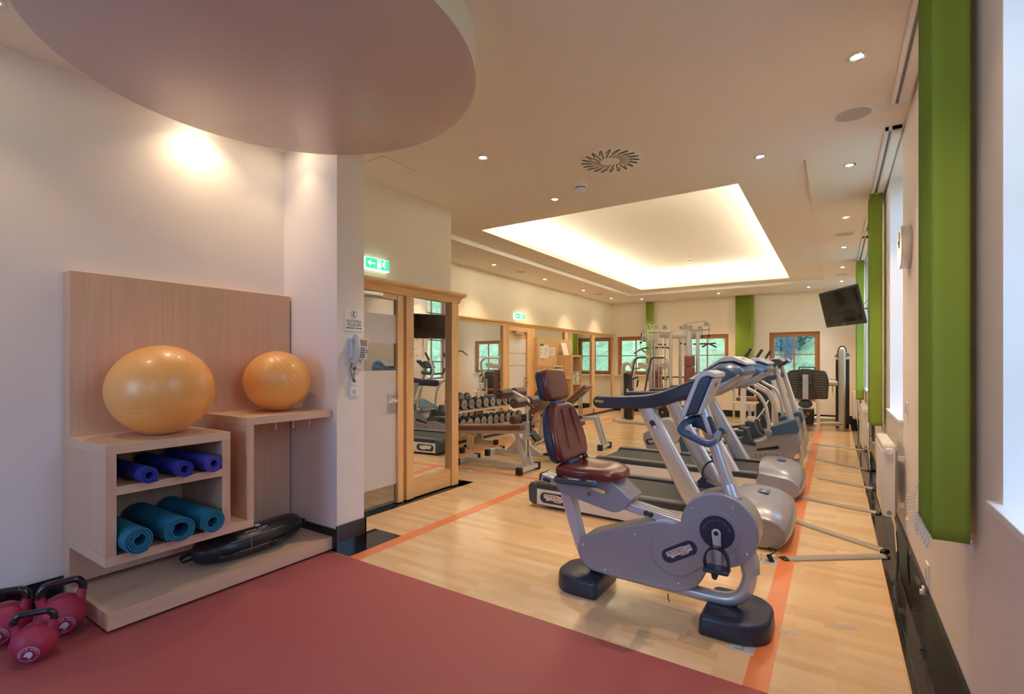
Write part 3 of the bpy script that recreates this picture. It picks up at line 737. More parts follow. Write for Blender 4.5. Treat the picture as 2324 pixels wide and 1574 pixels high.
obj('plate', box(NB(), 0, .008, -.04, .04, -.076, .076), 'white', t, bevel=.003); obj('rocker_switch', box(NB(), .008, .013, -.028, .028, .010, .066), 'white', t, bevel=.002)
obj('socket_frame', box(NB(), .008, .010, -.03, .03, -.068, -.008), 'white', t, bevel=.001)
bb = NB(); lathe(bb, [(.0205, .0102), (.019, .0107), (.0005, .0107)], (0, 0, -.038), 'x', 24); obj('socket_well', bb, 'lightgrey', t)
for yy in (-.009, .009): obj('contact_hole', cyl(NB(), (.0104, yy, -.038), (.0112, yy, -.038), .0025, 8), 'blackp', t)

# ---- wall clock, television, thermostat, sockets on the window wall (x = .42)
t = thing('wall_clock', 'round brushed steel wall clock between the first two green blinds', 'clock', (.42, 4.30, 2.205))
bb = NB(); lathe(bb, [(.142, -.001), (.145, -.052), (.142, -.056), (.136, -.056)], (0, 0, 0), 'x', 48); obj('case', bb, 'alu', t)
bb = NB(); lathe(bb, [(.136, -.0545), (.0005, -.0545)], (0, 0, 0), 'x', 48); obj('dial', bb, 'whitep', t)
bb = NB(); beam(bb, (-.057, 0, 0), (-.057, .05, .05), .003, .008); beam(bb, (-.058, 0, 0), (-.058, -.03, .10), .003, .006); obj('hands', bb, 'print', t)
t = thing('television', 'black flat television tilted on a wall arm above the exercise machines', 'television', (.055, 8.95, 2.25), 0)
R = Matrix.Rotation(math.radians(-59), 4, 'Z')@Matrix.Rotation(math.radians(13), 4, 'X')
def tvb(name, bb, m, bevel=0):
    bb.transform(R); return obj(name, bb, m, t, bevel=bevel)
tvb('casing', box(NB(), -.46, .46, 0, .035, -.285, .285), 'blackg', .006); tvb('back_shell', box(NB(), -.38, .38, .03, .085, -.23, .21), 'navy2', .015)
tvb('screen', box(NB(), -.43, .43, -.003, .001, -.225, .255), 'screen')
bb = NB(); box(bb, -.03, .03, -.0045, -.002, -.262, -.247); tvb('logo', bb, 'greyprint')
bb = NB(); tube(bb, [(.06, .03, -.02), (.17, .05, -.02), (.365, .18, -.02)], .016, 10); box(bb, .345, .365, .10, .26, -.09, .05); obj('wall_arm', bb, 'grey', t)
bb = NB(); tube(bb, smooth_path([(.08, .05, -.05), (.17, .07, -.11), (.25, .10, -.02), (.362, .12, .12)], 6), .004, 6); obj('cable', bb, 'blackp', t)
def wallplate(name, y, z, sy, sz, label, cat):
    t = thing(name, label, cat, (.42, y, z)); obj('plate', box(NB(), -.010, 0, -sy/2, sy/2, -sz/2, sz/2), 'white', t, bevel=.003)
    obj('inset', box(NB(), -.0125, -.009, -sy*.32, sy*.32, -sz*.32, sz*.32), 'lightgrey', t, bevel=.001); return t
wallplate('thermostat', 4.40, 1.10, .08, .085, 'white room thermostat on the wall under the clock', 'thermostat')
wallplate('power_socket', 4.40, .29, .08, .09, 'white wall socket low beside the near radiator', 'socket')
wallplate('power_socket', 3.48, .275, .08, .12, 'white double wall socket low under the nearest blind', 'socket')
t = thing('cable_outlet', 'small white cable clip just above the black plinth', 'outlet', (.405, 3.50, .165)); obj('clip', box(NB(), -.02, 0, -.012, .012, -.012, .012), 'white', t, bevel=.002); obj('clip_arm', box(NB(), -.01, 0, -.02, .02, .0, .03), 'white', t, bevel=.002)
def radiator(y0, y1, label):
    t = thing('radiator', label, 'radiator', (.285, y0, .302), 0, 'white panel radiators'); L_ = y1-y0; H_ = .52
    obj('panel', box(NB(), 0, .075, 0, L_, 0, H_), 'radiator', t, bevel=.008)
    bb = NB()
    n = int(L_/.035)
    for k in range(n): box(bb, -.003, .002, .012+k*.035, .032+k*.035, .03, H_-.05)
    obj('front_ribs', bb, 'radiator', t, bevel=.002)
    obj('top_grille', box(NB(), .008, .067, .01, L_-.01, H_-.002, H_+.006), 'radiator', t, bevel=.002)
    bb = NB(); lathe(bb, [(.0, 0), (.024, 0), (.026, -.012), (.022, -.03), (.0005, -.034)][1:], (.038, 0, H_-.045), 'y', 20); obj('thermostat_knob', bb, 'white', t)
    bb = NB(); lathe(bb, [(.015, .0), (.015, -.004), (.0005, -.004)], (.038, 0, .03), 'y', 16); obj('end_plug', bb, 'grey', t)
    [obj('wall_bracket', box(NB(), .075, .132, yy, yy+.02, zz, zz+.035), 'radiator', t) for yy in (.06, L_-.08) for zz in (.06, .40)]
    obj('convector_fins', box(NB(), .02, .085, .02, L_-.02, .03, .48), 'grey', t)
    bb = NB(); tube(bb, [(.06, .03, 0), (.075, .03, -.06), (.09, .03, -.30)], .008, 8); obj('pipe', bb, 'chrome', t)
radiator(4.5, 5.16, 'white panel radiator nearer, low on the window wall')
radiator(7.85, 8.75, 'white panel radiator farther, behind the second green blind')
radiator(11.9, 12.6, 'white panel radiator low on the window wall by the leg press')

# ================================================================== FOREGROUND SHELF, BALLS, MATS
t = thing('mat_shelf_unit', 'maple wall unit with back panel, open mat box and low bench base', 'shelf unit', (-3.5, 1.7, 0))
def sb(name, m, *b, par=None, **k): return obj(name, box(NB(), b[0]+3.5, b[1]+3.5, b[2]-1.7, b[3]-1.7, b[4], b[5]), m, par or t, bevel=k.pop('bevel', .0015), **k)
sb('back_panel', 'maple', -3.82, -3.712, 1.0, 2.383, .135, 1.953)
sb('base_bench', 'mapleh', -3.81, -3.18, 1.01, 2.395, .015, .106)
sb('base_plinth', 'dark', -3.80, -3.24, 1.06, 2.36, .0, .015)
for nme, m, y0, y1, z0, z1 in (('top_board', 'mapleh', 1.0, 1.638, .935, .986), ('side_board', 'maple', 1.0, 1.05, .40, .935), ('side_board', 'maple', 1.588, 1.638, .40, .935),
                               ('shelf', 'mapleh', 1.05, 1.588, .717, .762), ('bottom_board', 'mapleh', 1.0, 1.788, .35, .40),
                               ('side_board', 'maple', 1.742, 1.788, .40, 1.012), ('top_board', 'mapleh', 1.74, 2.375, 1.012, 1.062)):
    sb(nme, m, -3.712, -3.18, y0, y1, z0, z1)
def hook(y, label):
    t = thing('coat_hook', label, 'hook', (-3.33, y, 1.0118), 0, 'steel hooks under the shelf')
    bb = NB(); cyl(bb, (0, 0, -.004), (0, 0, -.0), .010, 12); tube(bb, rounded([(0, 0, 0), (0, 0, -.075), (.055, .0, -.078)], .012), .0042, 8); obj('rod', bb, 'chrome', t)
    obj('end_knob', ball(NB(), (.056, 0, -.078), .006, seg=10, rings=8), 'chrome', t)
hook(2.03, 'steel hook under the right shelf board, left of three'); hook(2.165, 'steel hook under the right shelf board, middle of three'); hook(2.30, 'steel hook under the right shelf board, right of three')
def gym_ball(x, y, z, r, label, tilt):
    t = thing('exercise_ball', label, 'exercise ball', (x, y, z), 0, 'orange exercise balls')
    bb = NB(); ball(bb, (0, 0, r*.965), r, r, r*.965, 64, 40)
    obj('ball_body', bb, 'ball', t)
    R_ = Matrix.Rotation(tilt, 4, 'X')@Matrix.Rotation(.5, 4, 'Y')
    for h in (-.62, -.5, -.38, .38, .5, .62):
        bb = NB(); rr = r*math.sqrt(1-h*h)+.0002
        torus(bb, (0, 0, h*r), rr, .0011, 'z', 96, 5)
        bb.transform(R_)
        for v in bb.verts: v.co = V(v.co.x, v.co.y, v.co.z*.965+r*.965)
        obj('raised_ridge', bb, 'ball', t)
    bb = NB(); d = V(.55, .75, -.35).normalized(); c = V(d.x*r, d.y*r, d.z*r*.965+r*.965); cyl(bb, c-d*.003, c+d*.004, .008, 12); obj('valve_plug', bb, 'white', t)
    return t
gym_ball(-3.42, 1.355, .9875, .277, 'large glossy orange exercise ball on top of the mat box', .8)
gym_ball(-3.465, 2.125, 1.0635, .228, 'smaller glossy orange exercise ball on the right shelf board', -.7)

def mat_roll(x1, y, zb, r, th, turns, L_, m, label, group, squash=1.0, tail=.05, tail_dir=-90, r_in=None, lean=0):
    t = thing('rolled_exercise_mat', label, 'exercise mat', (x1, y, zb+r*squash+.001), lean, group)
    N = int(turns*40); r_in = r_in or r*.42; a0 = math.radians(tail_dir)
    out = []; inn = []
    for i in range(N+1):
        f = i/N; a = a0-(1-f)*turns*2*PI; rad = r_in+(r-r_in)*f
        out.append((rad*math.cos(a), rad*math.sin(a)*squash)); inn.append(((rad-th)*math.cos(a), (rad-th)*math.sin(a)*squash))
    # free end leaving the roll tangentially
    ax, az = out[-1]; dx, dz = -math.sin(a0), math.cos(a0)*squash
    for k in (1, 2, 3):
        q = tail*k/3; out.append((ax+dx*q, az+dz*q-0*k)); inn.append((inn[N][0]+dx*q, inn[N][1]+dz*q))
    bb = NB(); rings = []
    for (oy, oz), (iy, iz) in zip(out, inn):
        rings.append([bb.verts.new((0, oy, oz)), bb.verts.new((0, iy, iz)), bb.verts.new((-L_, iy, iz)), bb.verts.new((-L_, oy, oz))])
    for A, B in zip(rings, rings[1:]):
        for k in range(4): bb.faces.new((A[k], A[(k+1) % 4], B[(k+1) % 4], B[k]))
    bb.faces.new(rings[0]); bb.faces.new(rings[-1][::-1])
    obj('rolled_foam', bb, m, t, ang=50)
    return t
g1 = 'thin blue mats on the upper shelf'; g2 = 'thick teal mats on the lower shelf'
mat_roll(-3.12, 1.178, .762, .047, .0052, 4, .54, 'blue', 'thin royal blue rolled mat on the upper shelf, left of three', g1, .98, .035, -80)
mat_roll(-3.12, 1.352, .762, .052, .0055, 4, .54, 'blue', 'thin royal blue rolled mat on the upper shelf, middle of three', g1, .92, .035, -75)
mat_roll(-3.12, 1.508, .762, .052, .0055, 4.5, .54, 'violet', 'thin violet-blue rolled mat on the upper shelf, right of three', g1, .98, .03, -70)
mat_roll(-3.10, 1.124, .400, .073, .0085, 3.6, .56, 'teal', 'thick teal rolled mat on the lower shelf, left of three', g2, 1.0, .01, -60, r_in=.030)
mat_roll(-3.10, 1.322, .400, .082, .0085, 3.2, .56, 'teal', 'thick teal rolled mat with the widest hollow, middle of the lower shelf', g2, .88, .01, -150, r_in=.046)
mat_roll(-3.10, 1.497, .400, .072, .0085, 3.8, .56, 'teal', 'thick teal rolled mat on the lower shelf, right of three', g2, 1.0, .012, -170, r_in=.030)

# ---- black training sandbag lying on the base bench
t = thing('sandbag', 'black leather training sandbag with side handles lying on the bench base', 'sandbag', (-3.42, 1.9, .107))
path = smooth_path([(-.060, -.35, .080), (.030, -.21, .093), (.040, 0, .098), (-.01, .22, .092), (-.10, .40, .082)], 8)
n = len(path); rad = []
for i in range(n):
    f = i/(n-1); e = min(1, min(f, 1-f)*9); rad.append((.084+.020*math.sin(f*PI))*(.62+.38*math.sqrt(e)))
bb = NB(); tube(bb, path, [r*.92 for r in rad], 20, up=(0, 0, 1), ry=[r*1.12 for r in rad]); 
rr = random.Random(4)
for v in bb.verts: v.co += V(rr.uniform(-.002, .002), 0, rr.uniform(-.0025, .0015))
obj('bag_body', bb, 'sandleather', t, sub=1)
for f0, f1 in ((.16, .34), (.56, .76)):
    i0, i1 = int(f0*n), int(f1*n); bb = NB()
    pp = [path[i]+V(rad[i]*1.05, 0, -.030) for i in range(i0, i1)]
    pp = [pp[0]+V(-.015, -.01, .0)]+[p+V(.022, 0, .0) for p in pp[1:-1]]+[pp[-1]+V(-.015, .01, 0)]
    tube(bb, smooth_path(pp, 3), .016, 10, up=(0, 0, 1), ry=.007); obj('side_handle', bb, 'sandleather', t)
bb = NB(); tube(bb, smooth_path([path[0]+V(-.01, .02, .0), path[0]+V(-.03, -.05, -.02), path[0]+V(.02, -.06, -.03), path[0]+V(.035, -.01, -.02)], 6), .013, 8, ry=.006); obj('end_handle', bb, 'sandleather', t)
bb = NB(); tube(bb, smooth_path([path[-1]+V(.05, -.06, .0), path[-1]+V(.085, -.01, -.0), path[-1]+V(.06, .045, .0), path[-1]+V(.01, .01, .01)], 6), .017, 8, ry=.007); obj('end_handle', bb, 'sandleather', t)
for s_ in (.55, -.25):
    bb = NB(); pp = [path[i]+V(rad[i]*1.12*math.cos(s_)+.001, 0, rad[i]*.92*math.sin(s_)+.001) for i in range(3, n-3)]; tube(bb, pp, .0008, 4); obj('seam_stitch', bb, 'whiteprint', t)
for f in (.42, .78):
    i = int(f*n); bb = NB(); pp = [path[i]+V((rad[i]*1.12+.0015)*math.cos(a), 0, (rad[i]*.92+.0015)*math.sin(a)) for a in [-.5+.12*k for k in range(9)]]; tube(bb, pp, .0008, 4); obj('cross_stitch', bb, 'whiteprint', t)
def on_bag(o, yc, a0=.95):
    for v in o.data.vertices:
        u, w_ = v.co.x, v.co.y; yy = yc+u
        i = min(range(n), key=lambda k: abs(path[k].y-yy)); p = path[i]; a = a0+w_/.075
        v.co = V(p.x+(rad[i]*1.12+.002+v.co.z)*math.cos(a), yy, p.z+(rad[i]*.92+.002+v.co.z)*math.sin(a))
o = text('lettering', 'OPTIMAL SPORTS', .020, 'whiteprint', t, None, spacing=1.05); on_bag(o, -.02, .92)
bb = NB(); prism(bb, [(-.016, -.010), (-.006, .010), (-.002, .010), (-.008, -.002), (.004, -.002), (-.001, .010), (.003, .010), (.008, -.01)], 'z', 0, .0008); prism(bb, [(.010, -.010), (.010, .010), (.022, .010), (.018, .002), (.024, -.010)], 'z', 0, .0008)
o = obj('emblem', bb, 'whiteprint', t); on_bag(o, -.0, 1.30)

# ---- kettlebells
def kettlebell(x, y, r, H_, rz, weight, label):
    t = thing('kettlebell', label, 'kettlebell', (x, y, 0), rz, 'raspberry kettlebells by the shelf')
    c = V(0, 0, r*.97); Rr = r+.0012; bb = NB(); lathe(bb, [(.0005, .0), (r*.42, 0), (r*.52, .006)]+[(r*math.cos(a), r*.97+r*math.sin(a)) for a in [math.radians(-58+7*k) for k in range(20)]]+[(r*.35, r*1.93), (.0005, r*1.95)], seg=48)
    obj('bell_body', bb, 'kb', t)
    w_ = r*.80; hr = r*.165; top = H_-hr
    for s in (-1, 1):
        bb = NB(); tube(bb, smooth_path([(s*r*.62, 0, r*1.35), (s*r*.74, 0, r*1.75), (s*w_*1.03, 0, r*2.05)], 5), [hr*2.1, hr*1.9, hr*1.75, hr*1.6, hr*1.5, hr*1.4, hr*1.32, hr*1.26, hr*1.22, hr*1.2, hr*1.2], 16); obj('shoulder', bb, 'kb', t)
    z0 = r*2.02; pts = rounded([(-w_*1.02, 0, z0-.012), (-w_*1.06, 0, z0+(top-z0)*.35), (-w_*.80, 0, top), (w_*.80, 0, top), (w_*1.06, 0, z0+(top-z0)*.35), (w_*1.02, 0, z0-.012)], r*.75, 10)
    obj('handle', tube(NB(), pts, hr*1.05, 18), 'blackg', t)
    # printed roundel wrapped on the bell
    Rr = r+.0012
    def wrap(o, az=0, el=-.28):
        for v in o.data.vertices:
            u, q, e = v.co.x, v.co.y, v.co.z
            d = Matrix.Rotation(az+u/Rr, 3, 'Z')@(Matrix.Rotation(-(el+q/Rr), 3, 'X')@V(0, -1, 0))
            v.co = c+d*(Rr+e)
    S = r*.46
    bb = NB(); tube(bb, [(S*math.cos(a), S*math.sin(a), 0) for a in [2*PI*k/48 for k in range(48)]], .0009, 5, closed=True); wrap(obj('logo_ring', bb, 'whiteprint', t))
    s = 'GORILLA SPORTS'
    for k, ch in enumerate(s):
        if ch == ' ': continue
        a = math.radians(178-176*k/(len(s)-1)); Mx = Matrix.Translation((S*.79*math.cos(a), S*.79*math.sin(a), 0))@Matrix.Rotation(a-PI/2, 4, 'Z')
        wrap(text('logo_letter', ch, S*.36, 'whiteprint', t, Mx, ext=.0003))
    bb = NB(); prism(bb, [(-.42*S, -.05*S), (-.30*S, .22*S), (-.1*S, .46*S), (.15*S, .48*S), (.36*S, .30*S), (.42*S, 0), (.25*S, -.32*S), (.1*S, -.42*S), (-.08*S, -.35*S), (-.05*S, -.1*S), (-.22*S, -.12*S)], 'z', 0, .0004)
    bmesh.ops.triangulate(bb, faces=bb.faces); bmesh.ops.subdivide_edges(bb, edges=bb.edges, cuts=2); wrap(obj('logo_patch', bb, 'whiteprint', t))
    wrap(text('weight_number', weight, S*.42, 'whiteprint', t, Matrix.Translation((0, -S*.68, 0)), ext=.0003))
    return t
kettlebell(-3.21, .735, .088, .238, math.radians(63), '16', 'raspberry kettlebell with black handle, front and smallest of three')
kettlebell(-3.40, .885, .103, .285, math.radians(80), '20', 'raspberry kettlebell with black handle leaning close to the shelf unit')
kettlebell(-3.53, .700, .102, .275, math.radians(60), '20', 'raspberry kettlebell with black handle cut by the left picture edge')

# ================================================================== CARDIO MACHINES
class Build:
    """collects parts drawn in room coordinates under one thing"""
    def __init__(s, name, label, cat, loc, group=None):
        s.r = thing(name, label, cat, loc, 0, group); s.o = Vector(loc)
    def add(s, name, bm, m, par=None, **k):
        for v in bm.verts: v.co -= s.o
        return obj(name, bm, m, par or s.r, **k)
    def txt(s, name, t, size, m, M4, par=None, **k):
        return text(name, t, size, m, par or s.r, Matrix.Translation(-s.o)@M4, **k)
def F_my(x, y, z, ang=0):   # text plane facing -y, tilted by ang in the xz plane
    a = math.radians(ang); return frame_mat((x, y, z), (math.cos(a), 0, math.sin(a)), (-math.sin(a), 0, math.cos(a)))
def brand(B, Mx, s, plate='sticker', ink='print', par=None):
    """word mark: tall first, middle and last letters between two rules on a notched pale plate; s = overall length"""
    u = s/10.
    bb = NB(); prism(bb, [(-5*u, .3*u), (-4.7*u, -.3*u), (-3.9*u, -.5*u), (-3.7*u, -1.2*u), (-2.6*u, -1.2*u), (-2.3*u, -.9*u), (-.2*u, -.9*u), (0, -1.5*u), (3.2*u, -1.5*u), (3.4*u, -1.0*u), (5*u, -1.0*u), (5*u, 1.2*u), (2.4*u, 1.2*u), (2.2*u, 1.5*u), (-4.6*u, 1.5*u), (-5*u, 1.2*u)], 'z', 0, .0005*1)
    bb.transform(Mx); p = B.add('logo_plate', bb, plate, par, flat=True)
    Z1 = Matrix.Translation((0, 0, .0009))
    def tx(ch, x, y, k, sx): B.txt('logo_letter', ch, k*u, ink, Mx@Z1@Matrix.Translation((x*u, y*u, 0)), p, sx=sx, ext=.0003)
    tx('T', -4.1, .1, 2.3, .8)
    for i, ch in enumerate('ECHNO'): tx(ch, -3.1+.98*i, .05, 1.45, 1.0)
    tx('G', 1.75, .0, 2.3, .85); tx('Y', 2.95, -.15, 1.6, 1.0); tx('M', 4.1, .1, 1.9, .85)
    bb = NB(); box(bb, -4.4*u, 1.6*u, .85*u, 1.05*u, .0009, .0012); box(bb, -.4*u, 2.9*u, -1.1*u, -.9*u, .0009, .0012); bb.transform(Mx); B.add('logo_rule', bb, ink, p, flat=True)
def pad(bm, outline, c, u, v, t, ):
    """cushion slab: outline in (u,v), thickness t along u x v starting at c"""
    bb = bmesh.new(); prism(bb, outline, 'z', 0, t)
    U = Vector(u).normalized(); W = Vector(v).normalized(); N = U.cross(W)
    bb.transform(Matrix(((U.x, W.x, N.x, c[0]), (U.y, W.y, N.y, c[1]), (U.z, W.z, N.z, c[2]), (0, 0, 0, 1))))
    me = bpy.data.meshes.new('tmp'); bb.to_mesh(me); bb.free(); bm.from_mesh(me); bpy.data.meshes.remove(me); return bm
def screw(B, x, y, z, par=None):
    bb = NB(); lathe(bb, [(.0065, 0), (.0065, -.002), (.004, -.003), (.0005, -.001)], (x, y, z), 'y', 12); B.add('screw', bb, 'alu', par)
def smooth2(pts, n=6, closed=False): return [(p.x, p.y) for p in smooth_path([(a, b, 0) for a, b in pts], n, closed)]

# ---- recumbent bike in front
B = Build('recumbent_bike', 'silver recumbent exercise bike with maroon seat and navy feet, nearest machine', 'exercise bike', (-.9, 2.91, 0))
def foot(x0, x1, y0, y1, rl, rr_):
    pts = arc2(x1-rr_, y0+rr_, rr_, -90, 0, 8)+arc2(x1-rr_, y1-rr_, rr_, 0, 90, 8)+arc2(x0+rl, y1-rl, rl, 90, 180, 8)+arc2(x0+rl, y0+rl, rl, 180, 270, 8)
    cx, cy = (x0+x1)/2, (y0+y1)/2; rings = []
    for z, s in ((.004, .985), (.012, 1), (.075, .985), (.095, .955), (.105, .88)):
        rings.append([Vector((cx+(x-cx)*s, cy+(y-cy)*(1-(1-s)*.7), z)) for x, y in pts])
    b = NB(); loft(b, rings); return b
B.add('floor_foot', foot(-1.50, -1.195, 2.735, 3.085, .145, .022), 'navy', ang=50)
B.add('floor_foot', foot(-.605, -.272, 2.70, 3.12, .022, .15), 'navy', ang=50)
outline = smooth2([(-1.343, .215), (-1.353, .25), (-1.350, .285), (-1.332, .322), (-1.295, .352), (-1.20, .392), (-1.073, .440), (-.93, .492), (-.871, .510), (-.818, .521), (-.765, .518), (-.722, .508)], 4)
outline += arc2(-.527, .522, .197, 176, -104, 26)
outline += [(-.588, .29), (-.61, .235), (-.64, .19), (-.69, .155), (-.74, .138), (-.80, .133), (-1.13, .136), (-1.25, .14), (-1.29, .153), (-1.318, .177)]
B.add('body_shell', prism(NB(), outline, 'y', 2.82, 2.995), 'silver', bevel=.020, seg=4)
B.add('belt_cover', prism(NB(), capsule2((-.755, .362), (-.532, .513), .133, .117, 16), 'y', 2.8135, 2.822), 'silver', bevel=.004)
bb = NB(); lathe(bb, [(.098, 0), (.098, -.003), (.090, -.003), (.088, -.0005), (.0005, -.0005)], (-.532, 2.8135, .513), 'y', 48); B.add('crank_ring', bb, 'silver')
bb = NB(); lathe(bb, [(.088, 0), (.088, -.0015), (.0005, -.0015)], (-.532, 2.8135, .513), 'y', 48); dsk = B.add('crank_disc', bb, 'navy')
s = 'Wellness in motion'
for k, ch in enumerate(s):
    if ch == ' ': continue
    a = 165-150*k/(len(s)-1); R_ = .067; B.txt('motto_letter', ch, .020, 'greyprint2', F_my(-.532+R_*math.cos(math.radians(a)), 2.8115, .513+R_*math.sin(math.radians(a)), a-90), dsk, ext=.0003)
cap = B.add('logo_badge', prism(NB(), capsule2((-.785, .335), (-.672, .402), .040, .040, 12), 'y', 2.8115, 2.8138), 'navyprint', bevel=.0008)
brand(B, F_my(-.728, 2.8108, .369, 30.7), .150, par=cap)
for x, z in ((-1.315, .29), (-.985, .415), (-1.17, .165), (-.66, .62), (-.455, .655), (-.385, .425), (-.735, .187)): screw(B, x, 2.8205, z)
tb_ = smooth_path([(-1.30, 2.905, .142), (-1.1, 2.905, .134), (-.80, 2.905, .130), (-.60, 2.905, .126), (-.49, 2.905, .133), (-.425, 2.905, .17), (-.392, 2.905, .24), (-.380, 2.905, .335)], 6)
B.add('base_tube', tube(NB(), tb_, .037, 20, up=(0, 1, 0)), 'silver2')
B.add('tube_collar', tube(NB(), [(-.380, 2.905, .30), (-.386, 2.905, .36), (-.40, 2.905, .40)], [.047, .050, .05], 20), 'silver2')
B.add('seat_post', prism(NB(), [(-1.525, .66), (-1.49, .53), (-1.45, .40), (-1.395, .25), (-1.355, .165), (-1.30, .13), (-1.27, .15), (-1.33, .24), (-1.352, .33), (-1.38, .43), (-1.415, .57), (-1.43, .62)], 'y', 2.862, 2.948), 'silver2', bevel=.018, seg=4)
def rz_(x): return .657-.173*(x+1.60)
bb = NB(); beam(bb, (-1.635, 2.905, rz_(-1.635)), (-.725, 2.905, rz_(-.725)), .115, .048); rl = B.add('seat_rail', bb, 'railalu', bevel=.007)
for yy in (2.866, 2.905, 2.944):
    bb = NB(); beam(bb, (-1.62, yy, rz_(-1.62)+.0245), (-.76, yy, rz_(-.76)+.0245), .006, .003); B.add('rail_groove', bb, 'grey', rl)
bb = NB(); beam(bb, (-1.645, 2.905, rz_(-1.645)), (-1.632, 2.905, rz_(-1.632)), .119, .052); B.add('rail_end_cap', bb, 'dark', rl, bevel=.006)
for x in (-1.60, -1.575): bb = NB(); lathe(bb, [(.014, 0), (.014, -.007), (.006, -.008), (.0005, -.005)], (x, 2.848, rz_(x)-.005), 'y', 16); B.add('rail_bolt', bb, 'dark', rl)
for x in (-.925, -.898): bb = NB(); lathe(bb, [(.015, 0), (.015, -.009), (.006, -.011), (.0005, -.008)], (x, 2.848, rz_(x)+.003), 'y', 16); B.add('rail_bolt', bb, 'dark', rl)
car = [(-1.50, .655), (-1.492, .628), (-1.456, .595), (-1.388, .578), (-1.15, .532), (-1.114, .528), (-1.078, .535), (-1.045, .558), (-1.006, .610), (-1.02, .632), (-1.115, .705), (-1.45, .72)]
B.add('seat_carriage', prism(NB(), smooth2(car[:-2], 3)+car[-2:], 'y', 2.80, 3.01), 'silver', bevel=.018, seg=4)
bb = NB(); lathe(bb, [(.013, 0), (.012, -.002), (.0005, -.0025)], (-1.265, 2.7995, .615), 'y', 20); B.add('round_cap', bb, 'bronze')
B.add('adjust_lever', tube(NB(), [(-1.24, 2.77, .668), (-1.225, 2.765, .664), (-1.15, 2.755, .650), (-1.143, 2.755, .649)], [.007, .0105, .0105, .007], 12), 'yellow2')
hb = rounded([(-1.178, 2.675, .712), (-1.445, 2.675, .700), (-1.455, 2.91, .685), (-1.445, 3.145, .700), (-1.178, 3.145, .712)], .07, 8)
hbo = B.add('seat_handlebar', tube(NB(), hb, .0215, 18), 'dark2')
for yy in (2.675, 3.145):
    B.add('pulse_plate', box(NB(), -1.345, -1.27, yy-.012, yy+.012, .717, .7295), 'alu', hbo, bevel=.004)
    B.add('grip_end', ball(NB(), (-1.178, yy, .712), .022, seg=16, rings=10), 'navy2', hbo)
    B.add('thumb_switch', box(NB(), -1.255, -1.21, yy-.008, yy+.008, .724, .738), 'blackp', hbo, bevel=.004)
# saddle: lofted cushion
secs = [(-1.462, .172, .775, .712), (-1.45, .185, .786, .703), (-1.40, .195, .790, .700), (-1.30, .195, .783, .700), (-1.20, .180, .782, .700), (-1.13, .150, .778, .700), (-1.085, .105, .762, .705), (-1.066, .055, .745, .718)]
rings = []
for x, hw, zt, zb in [(x_, h_*1.02, t_, b2) for x_, h_, t_, b2 in secs]:
    ring_ = []
    for k in range(28):
        a = 2*PI*k/28; cy = math.copysign(abs(math.cos(a))**.45, math.cos(a)); cz = math.copysign(abs(math.sin(a))**.6, math.sin(a))
        z = (zt+zb)/2+(zt-zb)/2*cz
        if cz > 0: z += .012*(abs(cy)**2-.5)*(1 if x < -1.15 else .0)
        if cz > 0 and x < -1.2: z -= .012*max(0, 1-abs(cy)*3)
        ring_.append(V(x, 2.91+hw*cy, z))
    rings.append(ring_)
bb = NB(); loft(bb, rings); B.add('seat', bb, 'maroon', bevel=.012, seg=4, ang=80)
def sym(l): return [(w, s) for w, s in l]+[(-w, s) for w, s in reversed(l)]
# backrest lower pad, u = y, v = along the recline, normal towards the rider (+x)
vb = V(-.096, 0, .345).normalized()
low = sym([(.155, -.012), (.190, .008), (.205, .05), (.212, .10), (.206, .17), (.188, .24), (.160, .305), (.125, .345), (.08, .358)])
bb = NB(); pad(bb, low, (-1.452, 2.91, .802), (0, 1, 0), vb, .055); B.add('backrest', bb, 'maroon', bevel=.026, seg=5)
bb = NB(); pad(bb, [(w*1.015, s*1.01-.002) for w, s in low], (-1.492, 2.91, .792), (0, 1, 0), vb, .056); B.add('backrest_shell', bb, 'navy', bevel=.022, seg=4)
hd = sym([(.11, 0), (.135, .012), (.143, .035), (.143, .165), (.132, .195), (.10, .205)])
vh = V(-.045, 0, .20).normalized()
bb = NB(); pad(bb, hd, (-1.565, 2.91, 1.170), (0, 1, 0), vh, .052); B.add('headrest', bb, 'maroon', bevel=.022, seg=5)
bb = NB(); pad(bb, [(w*1.02, s) for w, s in hd], (-1.600, 2.91, 1.162), (0, 1, 0), vh, .050); B.add('headrest_shell', bb, 'navy', bevel=.018, seg=4)
for s_, z0, z1, x0, x1 in ((-.055, .88, 1.12, -1.408, -1.474), (.055, .88, 1.12, -1.408, -1.474)):
    bb = NB(); tube(bb, [(x0-.003, 2.91+s_*1.5, z0), (x1-.003, 2.91+s_, z1)], [.002, .005], 8); B.add('cushion_piping', bb, 'maroon')
B.add('backrest_stem', tube(NB(), [(-1.475, 2.91, .70), (-1.478, 2.91, .80), (-1.53, 2.91, 1.0), (-1.585, 2.91, 1.2)], [.04, .035, .025, .02], 14, ry=[.07, .05, .03, .03]), 'navy2')
B.add('backrest_joint', box(NB(), -1.475, -1.41, 2.83, 2.99, .772, .80), 'navy2', bevel=.01); B.add('headrest_joint', box(NB(), -1.555, -1.515, 2.84, 2.98, 1.145, 1.172), 'navy2', bevel=.008)
bb = NB(); cyl(bb, (-1.40, 3.0, .80), (-1.38, 3.02, .81), .018, 14); B.add('recline_knob', bb, 'blackp', bevel=.004)
